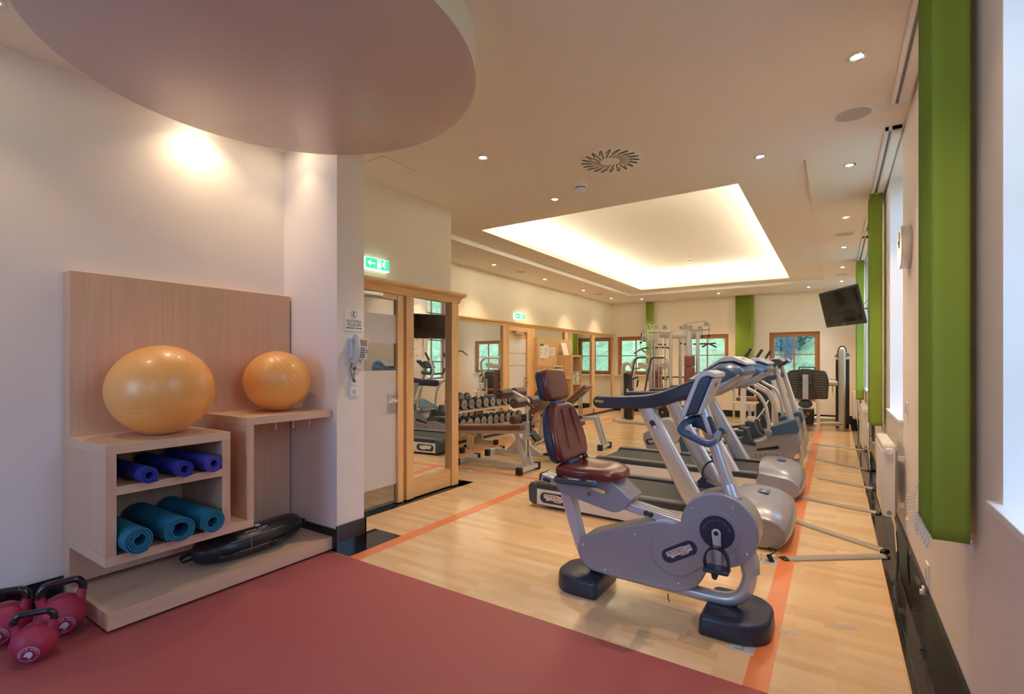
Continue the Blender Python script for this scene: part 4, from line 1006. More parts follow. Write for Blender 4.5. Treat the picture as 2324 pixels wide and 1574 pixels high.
# console post, console, handlebars
B.add('console_post', tube(NB(), [(-.472, 2.905, .70), (-.485, 2.905, .745), (-.617, 2.905, 1.145), (-.635, 2.905, 1.20)], .0355, 20), 'silver2')
B.add('post_collar', tube(NB(), [(-.462, 2.905, .685), (-.484, 2.905, .752), (-.487, 2.905, .762)], [.050, .043, .040], 20), 'silver2')
B.add('console_housing', prism(NB(), [(-.692, 1.122), (-.612, 1.348), (-.565, 1.352), (-.553, 1.33), (-.625, 1.142)], 'y', 2.782, 3.035), 'navy', bevel=.008)
B.add('console_bezel', prism(NB(), [(-.714, 1.137), (-.628, 1.345), (-.608, 1.368), (-.575, 1.378), (-.528, 1.362), (-.532, 1.336), (-.572, 1.349), (-.60, 1.340), (-.615, 1.322), (-.690, 1.118)], 'y', 2.772, 3.045), 'lightgrey', bevel=.007)
bk = B.add('console_back', prism(NB(), [(-.553, 1.335), (-.541, 1.335), (-.614, 1.138), (-.632, 1.142)], 'y', 2.79, 3.03), 'lightgrey', bevel=.004)
fm = frame_mat((-.5545, 2.91, 1.295), (0, 1, 0), (.073, 0, .197))
B.txt('logo_letter', 'HH', .045, 'print', fm, bk, ext=.0004, sx=.8)
for k in range(5):
    for sd in (-1, 1): bb = NB(); beam(bb, (-.566-.0075*k, 2.91+sd*.06, 1.31-.02*k), (-.566-.0075*k, 2.91+sd*.10, 1.31-.02*k), .002, .004); B.add('vent_slot', bb, 'navyprint', bk)
B.add('grip_block', prism(NB(), [(-.66, 1.125), (-.575, 1.125), (-.525, .99), (-.555, .985), (-.625, 1.05), (-.68, 1.06)], 'y', 2.872, 2.938), 'navy', bevel=.01)
hb = rounded([(-.535, 2.86, 1.035), (-.535, 2.735, 1.005), (-.56, 2.70, .998), (-.695, 2.705, 1.055), (-.70, 2.76, 1.085), (-.665, 2.905, 1.105), (-.70, 3.05, 1.085), (-.695, 3.105, 1.055), (-.56, 3.11, .998), (-.535, 3.075, 1.005), (-.535, 2.95, 1.035)], .05, 7)
B.add('front_handlebar', tube(NB(), hb, .0205, 18), 'navy2')
bb = NB()
for k in range(4): box(bb, -.5725-.0, -.5705, 2.893, 2.918, .96+.035*k, .98+.035*k)
bb.free()
lab = NB(); beam(lab, (-.485, 2.905, .86), (-.575, 2.905, 1.13), .030, .0745, up=(1, 0, .33)); lab.free()
# cranks and pedals
def crank(side, zp, xp, par_x=-.532):
    y0 = 2.806 if side < 0 else 3.005; y1 = y0+side*.012
    bb = NB(); pad(bb, capsule2((0, 0), (0, 1), .020, .014, 8), (0, 0, 0), (1, 0, 0), (0, 0, 1), 1); bb.free()
    bb = NB(); prism(bb, capsule2((par_x, .513), (xp, zp), .024, .015, 10), 'y', min(y0, y0+side*.014), max(y0, y0+side*.014)); c = B.add('crank_arm', bb, 'silver2', bevel=.004)
    bb = NB(); lathe(bb, [(.012, 0), (.012, -.003), (.0005, -.003)], (par_x, y0+side*.012, .513), 'y', 16); B.add('crank_bolt', bb, 'blackp', c)
    yc = y0+side*.085
    B.add('pedal_axle', cyl(NB(), (xp, y0, zp), (xp, yc+side*.04, zp), .007, 10), 'alu', c)
    return c, yc
c, yc = crank(-1, .352, -.522)
p = B.add('pedal', box(NB(), -.577, -.452, yc-.045, yc+.045, .340, .362), 'navy', c, bevel=.010)
bb = NB(); prism(bb, [(-.50, .345), (-.545, .345), (-.535, .305), (-.515, .30)], 'y', yc-.02, yc+.02); B.add('pedal_weight', bb, 'dark', c, bevel=.006)
bb = NB(); pp = [(-.577+.008, .35), (-.572, .40), (-.555, .445), (-.520, .463), (-.485, .452), (-.462, .415), (-.456, .37), (-.458, .355)]
pp = smooth_path([(a, yc, b_) for a, b_ in pp], 5); tube(bb, pp, .0022, 8, up=(0, 0, 1), ry=.018) if False else None
def strap(pts, yc, wdt, name='pedal_strap', par=None, m='blackp', th=.0045, yw=None):
    pts = smooth_path([(a, 0, b_) for a, b_ in pts], 5); bb = NB(); rings = []
    for i, q in enumerate(pts):
        t_ = (pts[min(i+1, len(pts)-1)]-pts[max(i-1, 0)]).normalized(); nrm = V(t_.z, 0, -t_.x)
        y_ = yw(i/(len(pts)-1)) if yw else yc
        rings.append([V(q.x+nrm.x*s*th, y_+e*wdt, q.z+nrm.z*s*th) for s, e in ((-1, -1), (1, -1), (1, 1), (-1, 1))])
    loft(bb, rings); return B.add(name, bb, m, par)
strap([(-.569, .345), (-.574, .40), (-.556, .446), (-.520, .464), (-.485, .452), (-.462, .415), (-.457, .372), (-.459, .355)], yc, .020, par=c)
for k in range(3): B.add('strap_rib', box(NB(), -.578, -.571, yc-.010, yc+.010, .362+.020*k, .370+.020*k), 'grey', c)
c, yc = crank(1, .690, -.548)
B.add('pedal', prism(NB(), [(-.655, .705), (-.625, .69), (-.515, .675), (-.505, .69), (-.60, .715), (-.64, .73)], 'y', yc-.05, yc+.05), 'navy', c, bevel=.006)
strap([(-.650, .715), (-.660, .775), (-.635, .825), (-.59, .842), (-.555, .82), (-.545, .76), (-.535, .70)], yc, .018, par=c)
B.add('pedal_cup', prism(NB(), [(-.69, .715), (-.655, .755), (-.635, .74), (-.64, .69), (-.665, .69)], 'y', yc-.045, yc+.045), 'navy', c, bevel=.008)
bb = NB(); tube(bb, smooth_path([(-.80, 2.85, .105), (-.80, 2.85, .075), (-.79, 2.85, .06)], 4), .003, 6); B.add('loose_cable', bb, 'blackp')

# ---- treadmill
T = Build('treadmill', 'large grey treadmill with navy handrails, nearer of the two', 'treadmill', (-1.4, 4.65, 0), 'two grey treadmills')
for y0, s in ((4.20, 1), (5.10, -1)):
    ya, yb = sorted((y0, y0+s*.035))
    T.add('side_panel', prism(NB(), [(-2.46, .035), (-2.46, .188), (-.62, .190), (-.60, .02), (-.9, .018)], 'y', ya, yb), 'pale', bevel=.006)
    ya, yb = sorted((y0-s*.004, y0+s*.115)); T.add('foot_rail', prism(NB(), [(-2.50, .188), (-2.50, .225), (-2.47, .240), (-.66, .246), (-.66, .190)], 'y', ya, yb), 'dark', bevel=.010)
    bb = NB()
    for k in range(5): y_ = y0+s*(.030+.016*k); box(bb, -2.38, -.66, y_-.005, y_+.005, .243, .2475)
    T.add('grip_ribs', bb, 'grey')
    ya, yb = sorted((y0-s*.012, y0+s*.10)); T.add('rear_cap', prism(NB(), [(-2.548, .20), (-2.54, .06), (-2.50, .03), (-2.452, .03), (-2.452, .195), (-2.44, .235), (-2.52, .243)], 'y', ya, yb), 'dark2', bevel=.014, seg=4)
T.add('running_belt', box(NB(), -2.49, -.60, 4.315, 4.985, .06, .222), 'belt', bevel=.02)
T.add('deck_frame', box(NB(), -2.42, -.6, 4.25, 5.05, .035, .10), 'dark')
for x in (-2.3, -.75):
    for y in (4.30, 5.0): T.add('leveling_foot', cyl(NB(), (x, y, 0), (x, y, .05), .022, 12), 'black')
def hoodsec(y):
    u = (y-4.65)/.46; e = max(0, 1-abs(u)**2.3)**.62
    A_ = [(-.70, .03), (-.70, .20), (-.67, .262), (-.58, .245), (-.48, .232), (-.415, .224), (-.362, .205), (-.322, .165), (-.306, .117), (-.319, .065), (-.367, .022), (-.465, .01), (-.60, .01)]
    B_ = [(-.72, .03), (-.72, .25), (-.705, .330), (-.63, .352), (-.53, .352), (-.43, .335), (-.353, .296), (-.298, .246), (-.272, .173), (-.275, .105), (-.31, .05), (-.42, .015), (-.60, .01)]
    return [V(p[0]+(q[0]-p[0])*e, y, p[1]+(q[1]-p[1])*e) for p, q in zip(A_, B_)]
bb = NB(); loft(bb, [hoodsec(4.19+.92*k/16) for k in range(17)]); hood = T.add('motor_hood', bb, 'silver', bevel=.010, seg=3, ang=60)
for y0, s in ((4.19, -1), (5.11, 1)):
    bb = NB(); torus(bb, (-.405, y0+s*.0005, .112), .072, .0018, 'y', 40, 6); T.add('hood_disc_seam', bb, 'grey', hood)
    bb = NB(); tube(bb, [(-.68, y0+s*.0005, .120), (-.31, y0+s*.0005, .108)], .0012, 6); T.add('hood_seam', bb, 'grey', hood)
fm = frame_mat((-.50, 4.60, .3500), (0, -1, 0), (1, 0, -.09))
bb = NB(); prism(bb, rrect(-.065, .065, -.04, .04, .012), 'z', .0, .004); bb.transform(fm); lb = T.add('hood_label', bb, 'navyprint2', hood)
T.txt('label_lettering', 'RUN', .05, 'whiteprint', fm@Matrix.Translation((0, 0, .0045)), lb, ext=.0003)
for yc_ in (4.25, 5.05):
    bb = NB(); R4_ = [(-1.02, .20), (-.83, .20), (-1.335, 1.075), (-1.485, 1.055)]
    rings = []
    for f in [0, .25, .5, .75, 1]:
        xl = -1.035+(-1.475+1.035)*f; xr = -.845+(-1.325+.845)*f; z = .20+.86*f; cx = (xl+xr)/2; hw = (xr-xl)/2
        rings.append([V(cx+hw*math.copysign(abs(math.cos(a))**.55, math.cos(a)), yc_+.045*math.copysign(abs(math.sin(a))**.8, math.sin(a)), z) for a in [2*PI*k/24 for k in range(24)]])
    loft(bb, rings); up_ = T.add('upright', bb, 'silver2', ang=60)
    if yc_ < 4.5:
        fm = F_my(-1.315, 4.2035, .905, -59)
        bb = NB(); prism(bb, capsule2((0, 0), (.045, 0), .022, .020, 8), 'z', -.001, .001); bb.transform(fm); T.add('sticker', bb, 'navyprint', up_)
        bb = NB(); prism(bb, arc2(.045, 0, .0175, 0, 345, 18), 'z', .001, .0016); bb.transform(fm); T.add('round_sticker', bb, 'whiteprint', up_)
for y0, s in ((4.185, 1), (5.115, -1)):
    top = smooth2([(-1.80, 1.119), (-1.509, 1.129), (-1.36, 1.145), (-1.239, 1.174), (-1.13, 1.215), (-1.022, 1.262), (-.80, 1.345)], 4)
    bot = smooth2([(-.884, 1.180), (-.98, 1.145), (-1.075, 1.108), (-1.20, 1.058), (-1.34, 1.027), (-1.469, 1.015), (-1.80, 1.005)], 4)
    endc = arc2(-1.805, 1.062, .057, 268, 92, 12)
    ya, yb = sorted((y0, y0+s*.085)); hr_ = T.add('handrail', prism(NB(), top+bot+endc, 'y', ya, yb), 'navy', bevel=.024, seg=4)
    if s > 0:
        brand(T, F_my(-1.795, y0-.0012, 1.068, 0), .085, 'gold', 'navyprint', par=hr_)
        bb = NB(); tube(bb, [(-1.30, y0-.0003, 1.165), (-1.245, y0-.0003, 1.10), (-1.215, y0-.0003, 1.055)], .0014, 6); T.add('rail_joint', bb, 'blackp', hr_)
T.add('rail_crossbar', tube(NB(), [(-1.0, 4.25, 1.17), (-.98, 4.65, 1.17), (-1.0, 5.05, 1.17)], .035, 16), 'navy')
def podsec(y, P_):
    u = (y-4.65)/.385; e = max(.0, 1-abs(u)**3.5)**.5; cx = -.82; cz = 1.29
    return [V(cx+(x-cx)*(.60+.40*e), y, cz+(z-cz)*(.55+.45*e)) for x, z in P_]
shell = [(-1.08, 1.27), (-1.02, 1.31), (-.90, 1.365), (-.80, 1.425), (-.70, 1.435), (-.61, 1.395), (-.585, 1.355), (-.605, 1.315), (-.70, 1.26), (-.84, 1.20), (-1.0, 1.20)]
bb = NB(); loft(bb, [podsec(4.265+.77*k/14, shell) for k in range(15)]); T.add('console_shell', bb, 'navy2', bevel=.015, seg=3, ang=60)
under = [(-1.02, 1.20), (-.84, 1.245), (-.62, 1.345), (-.60, 1.330), (-.62, 1.295), (-.74, 1.20), (-.86, 1.13), (-.99, 1.12)]
bb = NB(); loft(bb, [podsec(4.285+.73*k/14, under) for k in range(15)]); un = T.add('console_underside', bb, 'silver', bevel=.012, seg=3, ang=60)
for k in range(9):
    for y_ in (4.56, 4.70): bb = NB(); x = -.655-.014*k; z = 1.267-.0110*k; beam(bb, (x, y_-.05, z), (x, y_+.05, z), .003, .005, up=(-.6, 0, .75)); T.add('vent_slot', bb, 'grey', un)
capo = [(-.94, 1.355), (-.80, 1.452), (-.765, 1.472), (-.70, 1.472), (-.625, 1.435), (-.598, 1.415), (-.605, 1.395), (-.70, 1.43), (-.80, 1.42), (-.92, 1.345)]
T.add('console_cap', prism(NB(), capo, 'y', 4.36, 4.94), 'lightgrey', bevel=.010, seg=4)
T.add('display', prism(NB(), [(-.985, 1.325), (-.90, 1.372), (-.79, 1.448), (-.80, 1.43), (-.91, 1.36), (-.98, 1.315)], 'y', 4.42, 4.88), 'screen')
fm = frame_mat((-.655, 4.60, 1.4585), (0, 1, 0), (-.86, 0, .5))
bb = NB(); box(bb, -.07, .07, -.012, .012, 0, .001); bb.transform(fm); T.add('cap_inset', bb, 'grey')
badge = T.add('logo_badge', prism(NB(), rrect(-2.415, -2.09, .058, .160, .050, 8), 'y', 4.1975, 4.2005), 'navyprint')
brand(T, F_my(-2.262, 4.1968, .112, 0), .225, par=badge)
dup(T.r, (-1.4, 6.24, 0), None, 'large grey treadmill with navy handrails, farther of the two')

# ---- elliptical cross trainer
E_ = Build('elliptical_trainer', 'grey elliptical trainer with curved arm poles, nearer one behind the treadmills', 'elliptical trainer', (-.9, 7.78, 0), 'two elliptical trainers')
E_.add('body_shell', prism(NB(), [(-.80, .475), (-.79, .385), (-1.02, .315), (-1.35, .21), (-1.42, .13), (-1.36, .05), (-1.0, .035), (-.62, .04), (-.53, .055), (-.505, .09), (-.415, .25), (-.385, .37), (-.40, .50), (-.46, .52), (-.72, .52)], 'y', 7.56, 8.00), 'silver', bevel=.025, seg=3)
plq = E_.add('name_plaque', prism(NB(), capsule2((-1.02, .125), (-.665, .158), .058, .058, 10), 'y', 7.552, 7.561), 'silver', bevel=.004)
E_.txt('lettering', 'EXCITE', .075, 'print', F_my(-.79, 7.5515, .147, 5), plq, spacing=1.35, sx=.95, ext=.0008)
E_.add('rear_slot', prism(NB(), capsule2((-.90, .222), (-.66, .272), .014, .020, 8), 'y', 7.553, 7.562), 'blackp')
E_.add('blue_band', prism(NB(), [(-.80, .44), (-.78, .50), (-.735, .548), (-.46, .662), (-.432, .655), (-.40, .515), (-.412, .495), (-.74, .432)], 'y', 7.52, 8.04), 'navy2', bevel=.016, seg=3)
for y_ in (7.53, 8.03): E_.add('rear_base_tube', tube(NB(), [(-1.3, y_, .06), (-1.66, y_, .055)], .032, 14), 'silver2')
E_.add('rear_foot', box(NB(), -1.72, -1.63, 7.48, 8.08, .0, .07), 'dark', bevel=.02); E_.add('front_foot', box(NB(), -.60, -.52, 7.52, 8.04, .0, .06), 'dark', bevel=.02)
for y_ in (7.60, 7.96):
    E_.add('front_tube', tube(NB(), smooth_path([(-.425, y_, .52), (-.40, y_, .36), (-.37, y_, .20), (-.40, y_, .085), (-.47, y_, .05), (-.56, y_, .05)], 6), .026, 14), 'silver2')
E_.add('console_mast', tube(NB(), [(-.49, 7.78, .56), (-.52, 7.78, .66), (-.715, 7.78, 1.37)], [.055, .045, .036], 18), 'silver2')
E_.add('console', prism(NB(), [(-.83, 1.30), (-.745, 1.465), (-.63, 1.475), (-.605, 1.435), (-.70, 1.36), (-.76, 1.31)], 'y', 7.60, 7.96), 'dark', bevel=.014)
E_.add('console_cap', prism(NB(), [(-.775, 1.43), (-.745, 1.478), (-.625, 1.485), (-.592, 1.445), (-.605, 1.43), (-.64, 1.462), (-.735, 1.458)], 'y', 7.59, 7.97), 'lightgrey', bevel=.006)
bb = NB(); box(bb, -.004, .004, -.14, .14, -.07, .07); bb.transform(Matrix.Translation((-.797, 7.78, 1.385))@Matrix.Rotation(math.radians(27), 4, 'Y')); E_.add('display', bb, 'screen')
E_.add('bottle_shelf', prism(NB(), [(-.93, 1.165), (-.685, 1.18), (-.67, 1.245), (-.82, 1.235), (-.93, 1.20)], 'y', 7.66, 7.90), 'navy2', bevel=.014)
hb = rounded([(-.80, 7.78, 1.19), (-.86, 7.62, 1.19), (-1.0, 7.56, 1.19), (-1.02, 7.56, 1.30)], .05, 6); E_.add('fixed_handle', tube(NB(), hb, .017, 12), 'dark')
hb = rounded([(-.80, 7.78, 1.19), (-.86, 7.94, 1.19), (-1.0, 8.00, 1.19), (-1.02, 8.00, 1.30)], .05, 6); E_.add('fixed_handle', tube(NB(), hb, .017, 12), 'dark')
for y_, d, grip in ((7.47, 0, [(-1.06, 7.44, 1.46), (-.97, 7.44, 1.61)]), (8.09, .03, [(-1.0, 8.12, 1.46), (-.91, 8.12, 1.61)])):
    pth = [(-.757, y_, .50), (-.758, y_, .60), (-.785, y_, .80), (-.83, y_, .91), (-.89, y_, .99), (-1.04, y_, 1.085), (-1.13, y_, 1.20), (-1.12, y_, 1.34)]+grip
    E_.add('swing_arm', tube(NB(), smooth_path([(a+d, b_, c_) for a, b_, c_ in pth[:-2]]+grip[:1], 6), .023, 14), 'silver2')
    E_.add('arm_grip', tube(NB(), [grip[0], grip[1]], .021, 14), 'dark')
    bb = NB(); lathe(bb, [(.030, -.035), (.043, -.02), (.043, .02), (.030, .035)], (-.757+d, y_, .475), 'y', 24); E_.add('arm_pivot', bb, 'grey')
for y_, dx, dz in ((7.60, 0, 0), (7.93, .05, .06)):
    E_.add('pedal_arm', tube(NB(), [(-1.60, y_, .23+dz), (-1.15, y_, .30+dz), (-.86+dx, y_, .245+dz)], .024, 12), 'dark')
    E_.add('foot_plate', prism(NB(), [(-1.33, .345), (-1.30, .31), (-.93, .265), (-.91, .30), (-.98, .36), (-1.03, .50), (-1.08, .50), (-1.09, .36), (-1.28, .37)], 'y', y_-.07, y_+.07), 'dark2', bevel=.012).location = (dx, 0, dz)
dup(E_.r, (-.92, 9.08, 0), None, 'grey elliptical trainer with curved arm poles, farther one in front of the leg press')

# ================================================================== FREE WEIGHTS AND BENCHES
# ---- dumbbell rack and its dumbbells
R_ = Build('dumbbell_rack', 'two-tier silver dumbbell rack standing in front of the mirror wall', 'dumbbell rack', (-5.1, 6.9, 0))
for y in (6.10, 7.02):
    R_.add('foot_bar', box(NB(), -5.38, -4.92, y-.03, y+.03, .02, .07), 'beige', bevel=.004)
    for x in (-5.40, -4.92): R_.add('end_cap', box(NB(), x-.03, x+.03, y-.038, y+.038, .0, .085), 'black', bevel=.006)
    for x0, x1 in ((-5.24, -5.24), (-5.30, -5.30)): R_.add('upright', box(NB(), x0-.03, x0+.03, y-.028, y+.028, .07, .62 if x0 > -5.1 else .72), 'beige', bevel=.004)
for z, y0, y1 in ((.315, 5.85, 7.90), (.625, 5.85, 7.60)):
    for x, dz in ((-4.945, 0), (-5.115, 0)): R_.add('tier_rail', box(NB(), x-.03, x+.03, y0, y1, z+dz, z+dz+.028), 'mapleh' if x > -5 else 'beige', bevel=.003)  # maple colour on the front rails paints the wood floor's reflection in metal
    for y in (6.10, 7.02): R_.add('tier_bracket', box(NB(), -5.24, -4.93, y-.02, y+.02, z-.04, z), 'beige')
D = Build('dumbbell', 'x', 'dumbbell', (-5.04, 5.96, .753))
for k, x in enumerate((-4.945, -5.135)):
    bb = NB(); lathe(bb, [(.02, -.030), (.078, -.030), (.088, -.022), (.088, .022), (.078, .030), (.02, .030)], (x, 5.96, .753), 'x', 28); w_ = D.add('weight_head', bb, 'black')
    for s in (-1, 1):
        xf = x+s*.0305
        bb = NB(); lathe(bb, [(.078, 0), (.078, s*.001), (.030, s*.001), (.030, 0)], (xf, 5.96, .753), 'x', 28); D.add('steel_disc', bb, 'whitemet' if (k == 0 and s > 0) else 'bluemet', w_)
        if k == 0 and s > 0:
            for r_ in (.073, .060, .048): bb = NB(); torus(bb, (xf+.0012, 5.96, .753), r_, .0028, 'x', 28, 5); D.add('printed_ring', bb, 'black', w_)
        bb = NB(); lathe(bb, [(.032, 0), (.032, s*.004), (.0005, s*.004)], (xf, 5.96, .753), 'x', 20); D.add('hub', bb, 'bronze' if k == 0 else 'chrome', w_)
D.add('grip', cyl(NB(), (-5.105, 5.96, .753), (-4.975, 5.96, .753), .017, 14), 'chrome')
tops = [5.96, 6.149, 6.336, 6.53, 6.732, 6.927, 7.112, 7.298, 7.487]
bots = [5.94, 6.125, 6.299, 6.484, 6.668, 6.849, 7.027, 7.211, 7.403, 7.596, 7.786]
nth = ['first', 'second', 'third', 'fourth', 'fifth', 'sixth', 'seventh', 'eighth', 'ninth', 'tenth', 'eleventh']
first = True
for row, ys_, z, nm_ in (('upper tier', tops, .753, 0), ('lower tier', bots, .443, 1)):
    for k, y in enumerate(ys_):
        lab = 'round black dumbbell on the rack\'s %s, %s from the left' % (row, nth[k])
        if first: D.r['label'] = lab; D.r['group'] = 'round dumbbells on the rack'; first = False
        else: dup(D.r, (-5.04, y, z), None, lab)

# ---- bench with four leg rollers
S = Build('roller_bench', 'brown padded bench with four dark leg rollers, nearest the mirrored partition', 'weight bench', (-3.9, 5.5, 0))
def crossfoot(B, x, y0, y1, z=.03, cap=.085):
    B.add('cross_foot', box(NB(), x-.03, x+.03, y0, y1, z, z+.055), 'silver2', bevel=.004)
    for y in (y0, y1): B.add('end_cap', box(NB(), x-.038, x+.038, y-.03, y+.03, 0, cap+.01), 'black', bevel=.006)
crossfoot(S, -3.335, 5.27, 5.72); crossfoot(S, -4.395, 5.33, 5.80)
S.add('base_beam', box(NB(), -4.36, -3.36, 5.47, 5.53, .035, .095), 'silver2', bevel=.004)
for x0, x1 in ((-4.95, -3.80), (-3.795, -3.365)):
    bb = NB(); beam(bb, (x0, 5.505, .580+.07*(x0+3.365)), (x1, 5.505, .580+.07*(x1+3.365)), .27, .072); S.add('bench_pad', bb, 'brown', bevel=.025, seg=4)
bb = NB(); beam(bb, (-4.95, 5.5, .520+.07*(-4.95+3.365)), (-3.40, 5.5, .518), .08, .05); S.add('pad_beam', bb, 'silver2', bevel=.004)
S.add('rear_leg', prism(NB(), [(-3.53, .49), (-3.47, .49), (-3.335, .09), (-3.41, .09)], 'y', 5.455, 5.475), 'silver2')
S.add('rear_leg', prism(NB(), [(-3.45, .49), (-3.41, .49), (-3.29, .09), (-3.33, .09)], 'y', 5.52, 5.545), 'silver2', bevel=.003)
S.add('sleeve', box(NB(), -3.405, -3.32, 5.45, 5.55, .425, .65), 'silver2', bevel=.005)
S.add('chrome_post', box(NB(), -3.385, -3.345, 5.48, 5.52, .19, .92), 'chrome', bevel=.004)
S.add('hole_strip', box(NB(), -3.345, -3.343, 5.49, 5.51, .2, .42), 'blackp')
bb = NB(); cyl(bb, (-3.32, 5.50, .475), (-3.29, 5.50, .475), .008); ball(bb, (-3.28, 5.50, .475), .024, seg=14, rings=8); S.add('pull_knob', bb, 'blackp')
S.add('lower_post', cyl(NB(), (-4.29, 5.5, .07), (-4.29, 5.5, .22), .020, 14), 'chrome'); S.add('telescopic_post', box(NB(), -4.33, -4.25, 5.46, 5.54, .20, .43), 'bronzemet', bevel=.005)
bb = NB(); cyl(bb, (-4.33, 5.5, .24), (-4.37, 5.5, .24), .008); ball(bb, (-4.38, 5.5, .24), .026, seg=14, rings=8); S.add('pull_knob', bb, 'blackp')
S.add('roller_arm', prism(NB(), [(-3.62, 1.045), (-3.59, 1.055), (-3.34, .945), (-3.325, .90), (-3.36, .885), (-3.62, .995)], 'y', 5.465, 5.535), 'silver2', bevel=.006)
def roller(B, x, z, y0, y1, r=.066, par=None, m='rollerv'):
    bb = NB(); lathe(bb, [(.02, y0), (r-.012, y0), (r, y0+.012), (r, y1-.012), (r-.012, y1), (.02, y1)], (x, 0, z), 'y', 28); return B.add('foam_roller', bb, m, par)
for x, z in ((-3.60, 1.015), (-3.375, .91)):
    S.add('roller_axle', cyl(NB(), (x, 5.13, z), (x, 5.86, z), .014, 12), 'dark')
    roller(S, x, z, 5.20, 5.45); roller(S, x, z, 5.55, 5.79)
roller(S, -3.45, .685, 5.28, 5.44, .055); roller(S, -3.45, .685, 5.56, 5.74, .055); S.add('roller_axle', cyl(NB(), (-3.45, 5.24, .685), (-3.45, 5.78, .685), .012, 12), 'dark')
S.add('pull_handle', tube(NB(), [(-3.345, 5.44, .925), (-3.25, 5.36, .895), (-3.15, 5.33, .84)], .017, 12), 'dark')
S.add('gas_strut', cyl(NB(), (-3.30, 5.48, .80), (-3.30, 5.50, .51), .011, 12), 'blackp')

# ---- low incline bench behind it
S = Build('incline_bench', 'silver incline bench frame behind the roller bench with a raised brown backrest', 'weight bench', (-3.6, 6.32, 0))
crossfoot(S, -4.45, 6.13, 6.52); S.add('cross_foot', box(NB(), -2.93, -2.87, 6.12, 6.52, .03, .085), 'silver2', bevel=.004)
S.add('base_beam', box(NB(), -4.42, -2.90, 6.29, 6.35, .03, .09), 'silver2', bevel=.004)
S.add('gusset', prism(NB(), [(-4.22, .09), (-3.62, .09), (-3.86, .22), (-4.0, .30)], 'y', 6.30, 6.34), 'silver2', bevel=.003)
S.add('step_plate', box(NB(), -3.52, -3.30, 6.20, 6.44, .085, .115), 'black', bevel=.005)
bb = NB(); beam(bb, (-4.10, 6.32, .60), (-3.70, 6.32, .22), .06, .05); S.add('diagonal_strut', bb, 'silver2', bevel=.004)
bb = NB(); beam(bb, (-4.03, 6.32, .62), (-3.66, 6.32, .27), .16, .045, up=(1, 0, 1)); S.add('strut_pad', bb, 'black', bevel=.01)
S.add('bench_pad', box(NB(), -3.38, -2.98, 6.16, 6.48, .53, .60), 'brown', bevel=.025, seg=4)
bb = NB(); beam(bb, (-3.55, 6.32, .56), (-3.78, 6.32, .56), .05, .05); S.add('seat_beam', bb, 'silver2'); bb = NB(); beam(bb, (-3.2, 6.32, .53), (-3.45, 6.32, .06), .05, .05); S.add('seat_strut', bb, 'silver2', bevel=.004)

# ---- hyperextension / preacher bench
S = Build('back_extension_bench', 'back extension bench with curved brown pad and steep brown pad, behind the bike seat', 'weight bench', (-3.8, 7.62, 0))
crossfoot(S, -4.36, 7.40, 7.78); crossfoot(S, -3.175, 7.45, 7.83)
for y in (7.56, 7.66):
    S.add('front_leg', prism(NB(), [(-4.32, .60), (-4.25, .60), (-4.33, .08), (-4.39, .08)], 'y', y-.018, y+.018), 'silver2', bevel=.004)
    S.add('rear_leg', prism(NB(), [(-4.1, .44), (-3.33, .462), (-3.20, .08), (-3.135, .08), (-3.275, .527), (-4.1, .505)], 'y', y-.018, y+.018), 'silver2', bevel=.004)
bb = NB(); beam(bb, (-4.20, 7.62, .40), (-4.13, 7.62, .18), .05, .04); S.add('stub_leg', bb, 'silver2')
pp = [(-4.53, .455), (-4.50, .56), (-4.44, .72), (-4.38, .88), (-4.32, .955), (-4.23, .99), (-4.15, .975), (-4.10, .93), (-4.09, .86), (-4.20, .80), (-4.26, .70), (-4.30, .60), (-4.42, .50)]
S.add('curved_pad', prism(NB(), smooth2(pp, 3, True), 'y', 7.42, 7.82), 'brown', bevel=.015, seg=3)
bb = NB(); beam(bb, (-4.36, 7.62, .50), (-4.05, 7.62, .70), .06, .05); S.add('pad_bracket', bb, 'silver2', bevel=.004)
bb = NB(); beam(bb, (-3.95, 7.62, .60), (-3.45, 7.62, 1.03), .28, .075); S.add('steep_pad', bb, 'brown', bevel=.022, seg=4)
bb = NB(); beam(bb, (-3.90, 7.62, .565), (-3.50, 7.62, .91), .05, .035); S.add('pad_rail', bb, 'silver2', bevel=.004)
for y in (7.575, 7.665): S.add('chrome_post', cyl(NB(), (-3.60, y, .50), (-3.60, y, .84), .015, 12), 'chrome')
bb = NB(); cyl(bb, (-3.60, 7.55, .52), (-3.54, 7.50, .515), .008); ball(bb, (-3.53, 7.49, .512), .026, seg=14, rings=8); S.add('pull_knob', bb, 'blackp')
bb = NB(); cyl(bb, (-4.30, 7.5, .50), (-4.14, 7.5, .50), .012); ball(bb, (-4.13, 7.5, .5), .02, seg=12, rings=8); S.add('adjust_handle', bb, 'blackp')

# ---- gym shelf unit against the mirror wall: towels, notices
S = Build('gym_shelf_unit', 'maple shelf unit with towel cubbies against the mirror wall', 'shelf unit', (-5.3, 10.0, 0))
S.add('back_panel', box(NB(), -5.485, -5.452, 9.36, 11.0, .0, 1.965), 'honeymaple', bevel=.002)
S.add('end_board', box(NB(), -5.49, -5.40, 9.29, 9.38, .0, 1.965), 'honeymaple', bevel=.002)
S.add('side_board', box(NB(), -5.452, -5.063, 10.282, 10.32, .42, 1.55), 'honeymaple', bevel=.002); S.add('side_board', box(NB(), -5.452, -5.063, 10.735, 10.77, .42, 1.55), 'honeymaple', bevel=.002)
for z in (1.55, .90, .42): S.add('shelf', box(NB(), -5.452, -5.063, 10.282, 10.77, z, z+.038), 'honeymaple', bevel=.002)
S.add('side_board', box(NB(), -5.452, -5.078, 9.42, 9.456, .30, 1.315), 'honeymaple', bevel=.002); S.add('side_board', box(NB(), -5.452, -5.078, 10.24, 10.28, .30, 1.05), 'honeymaple', bevel=.002)
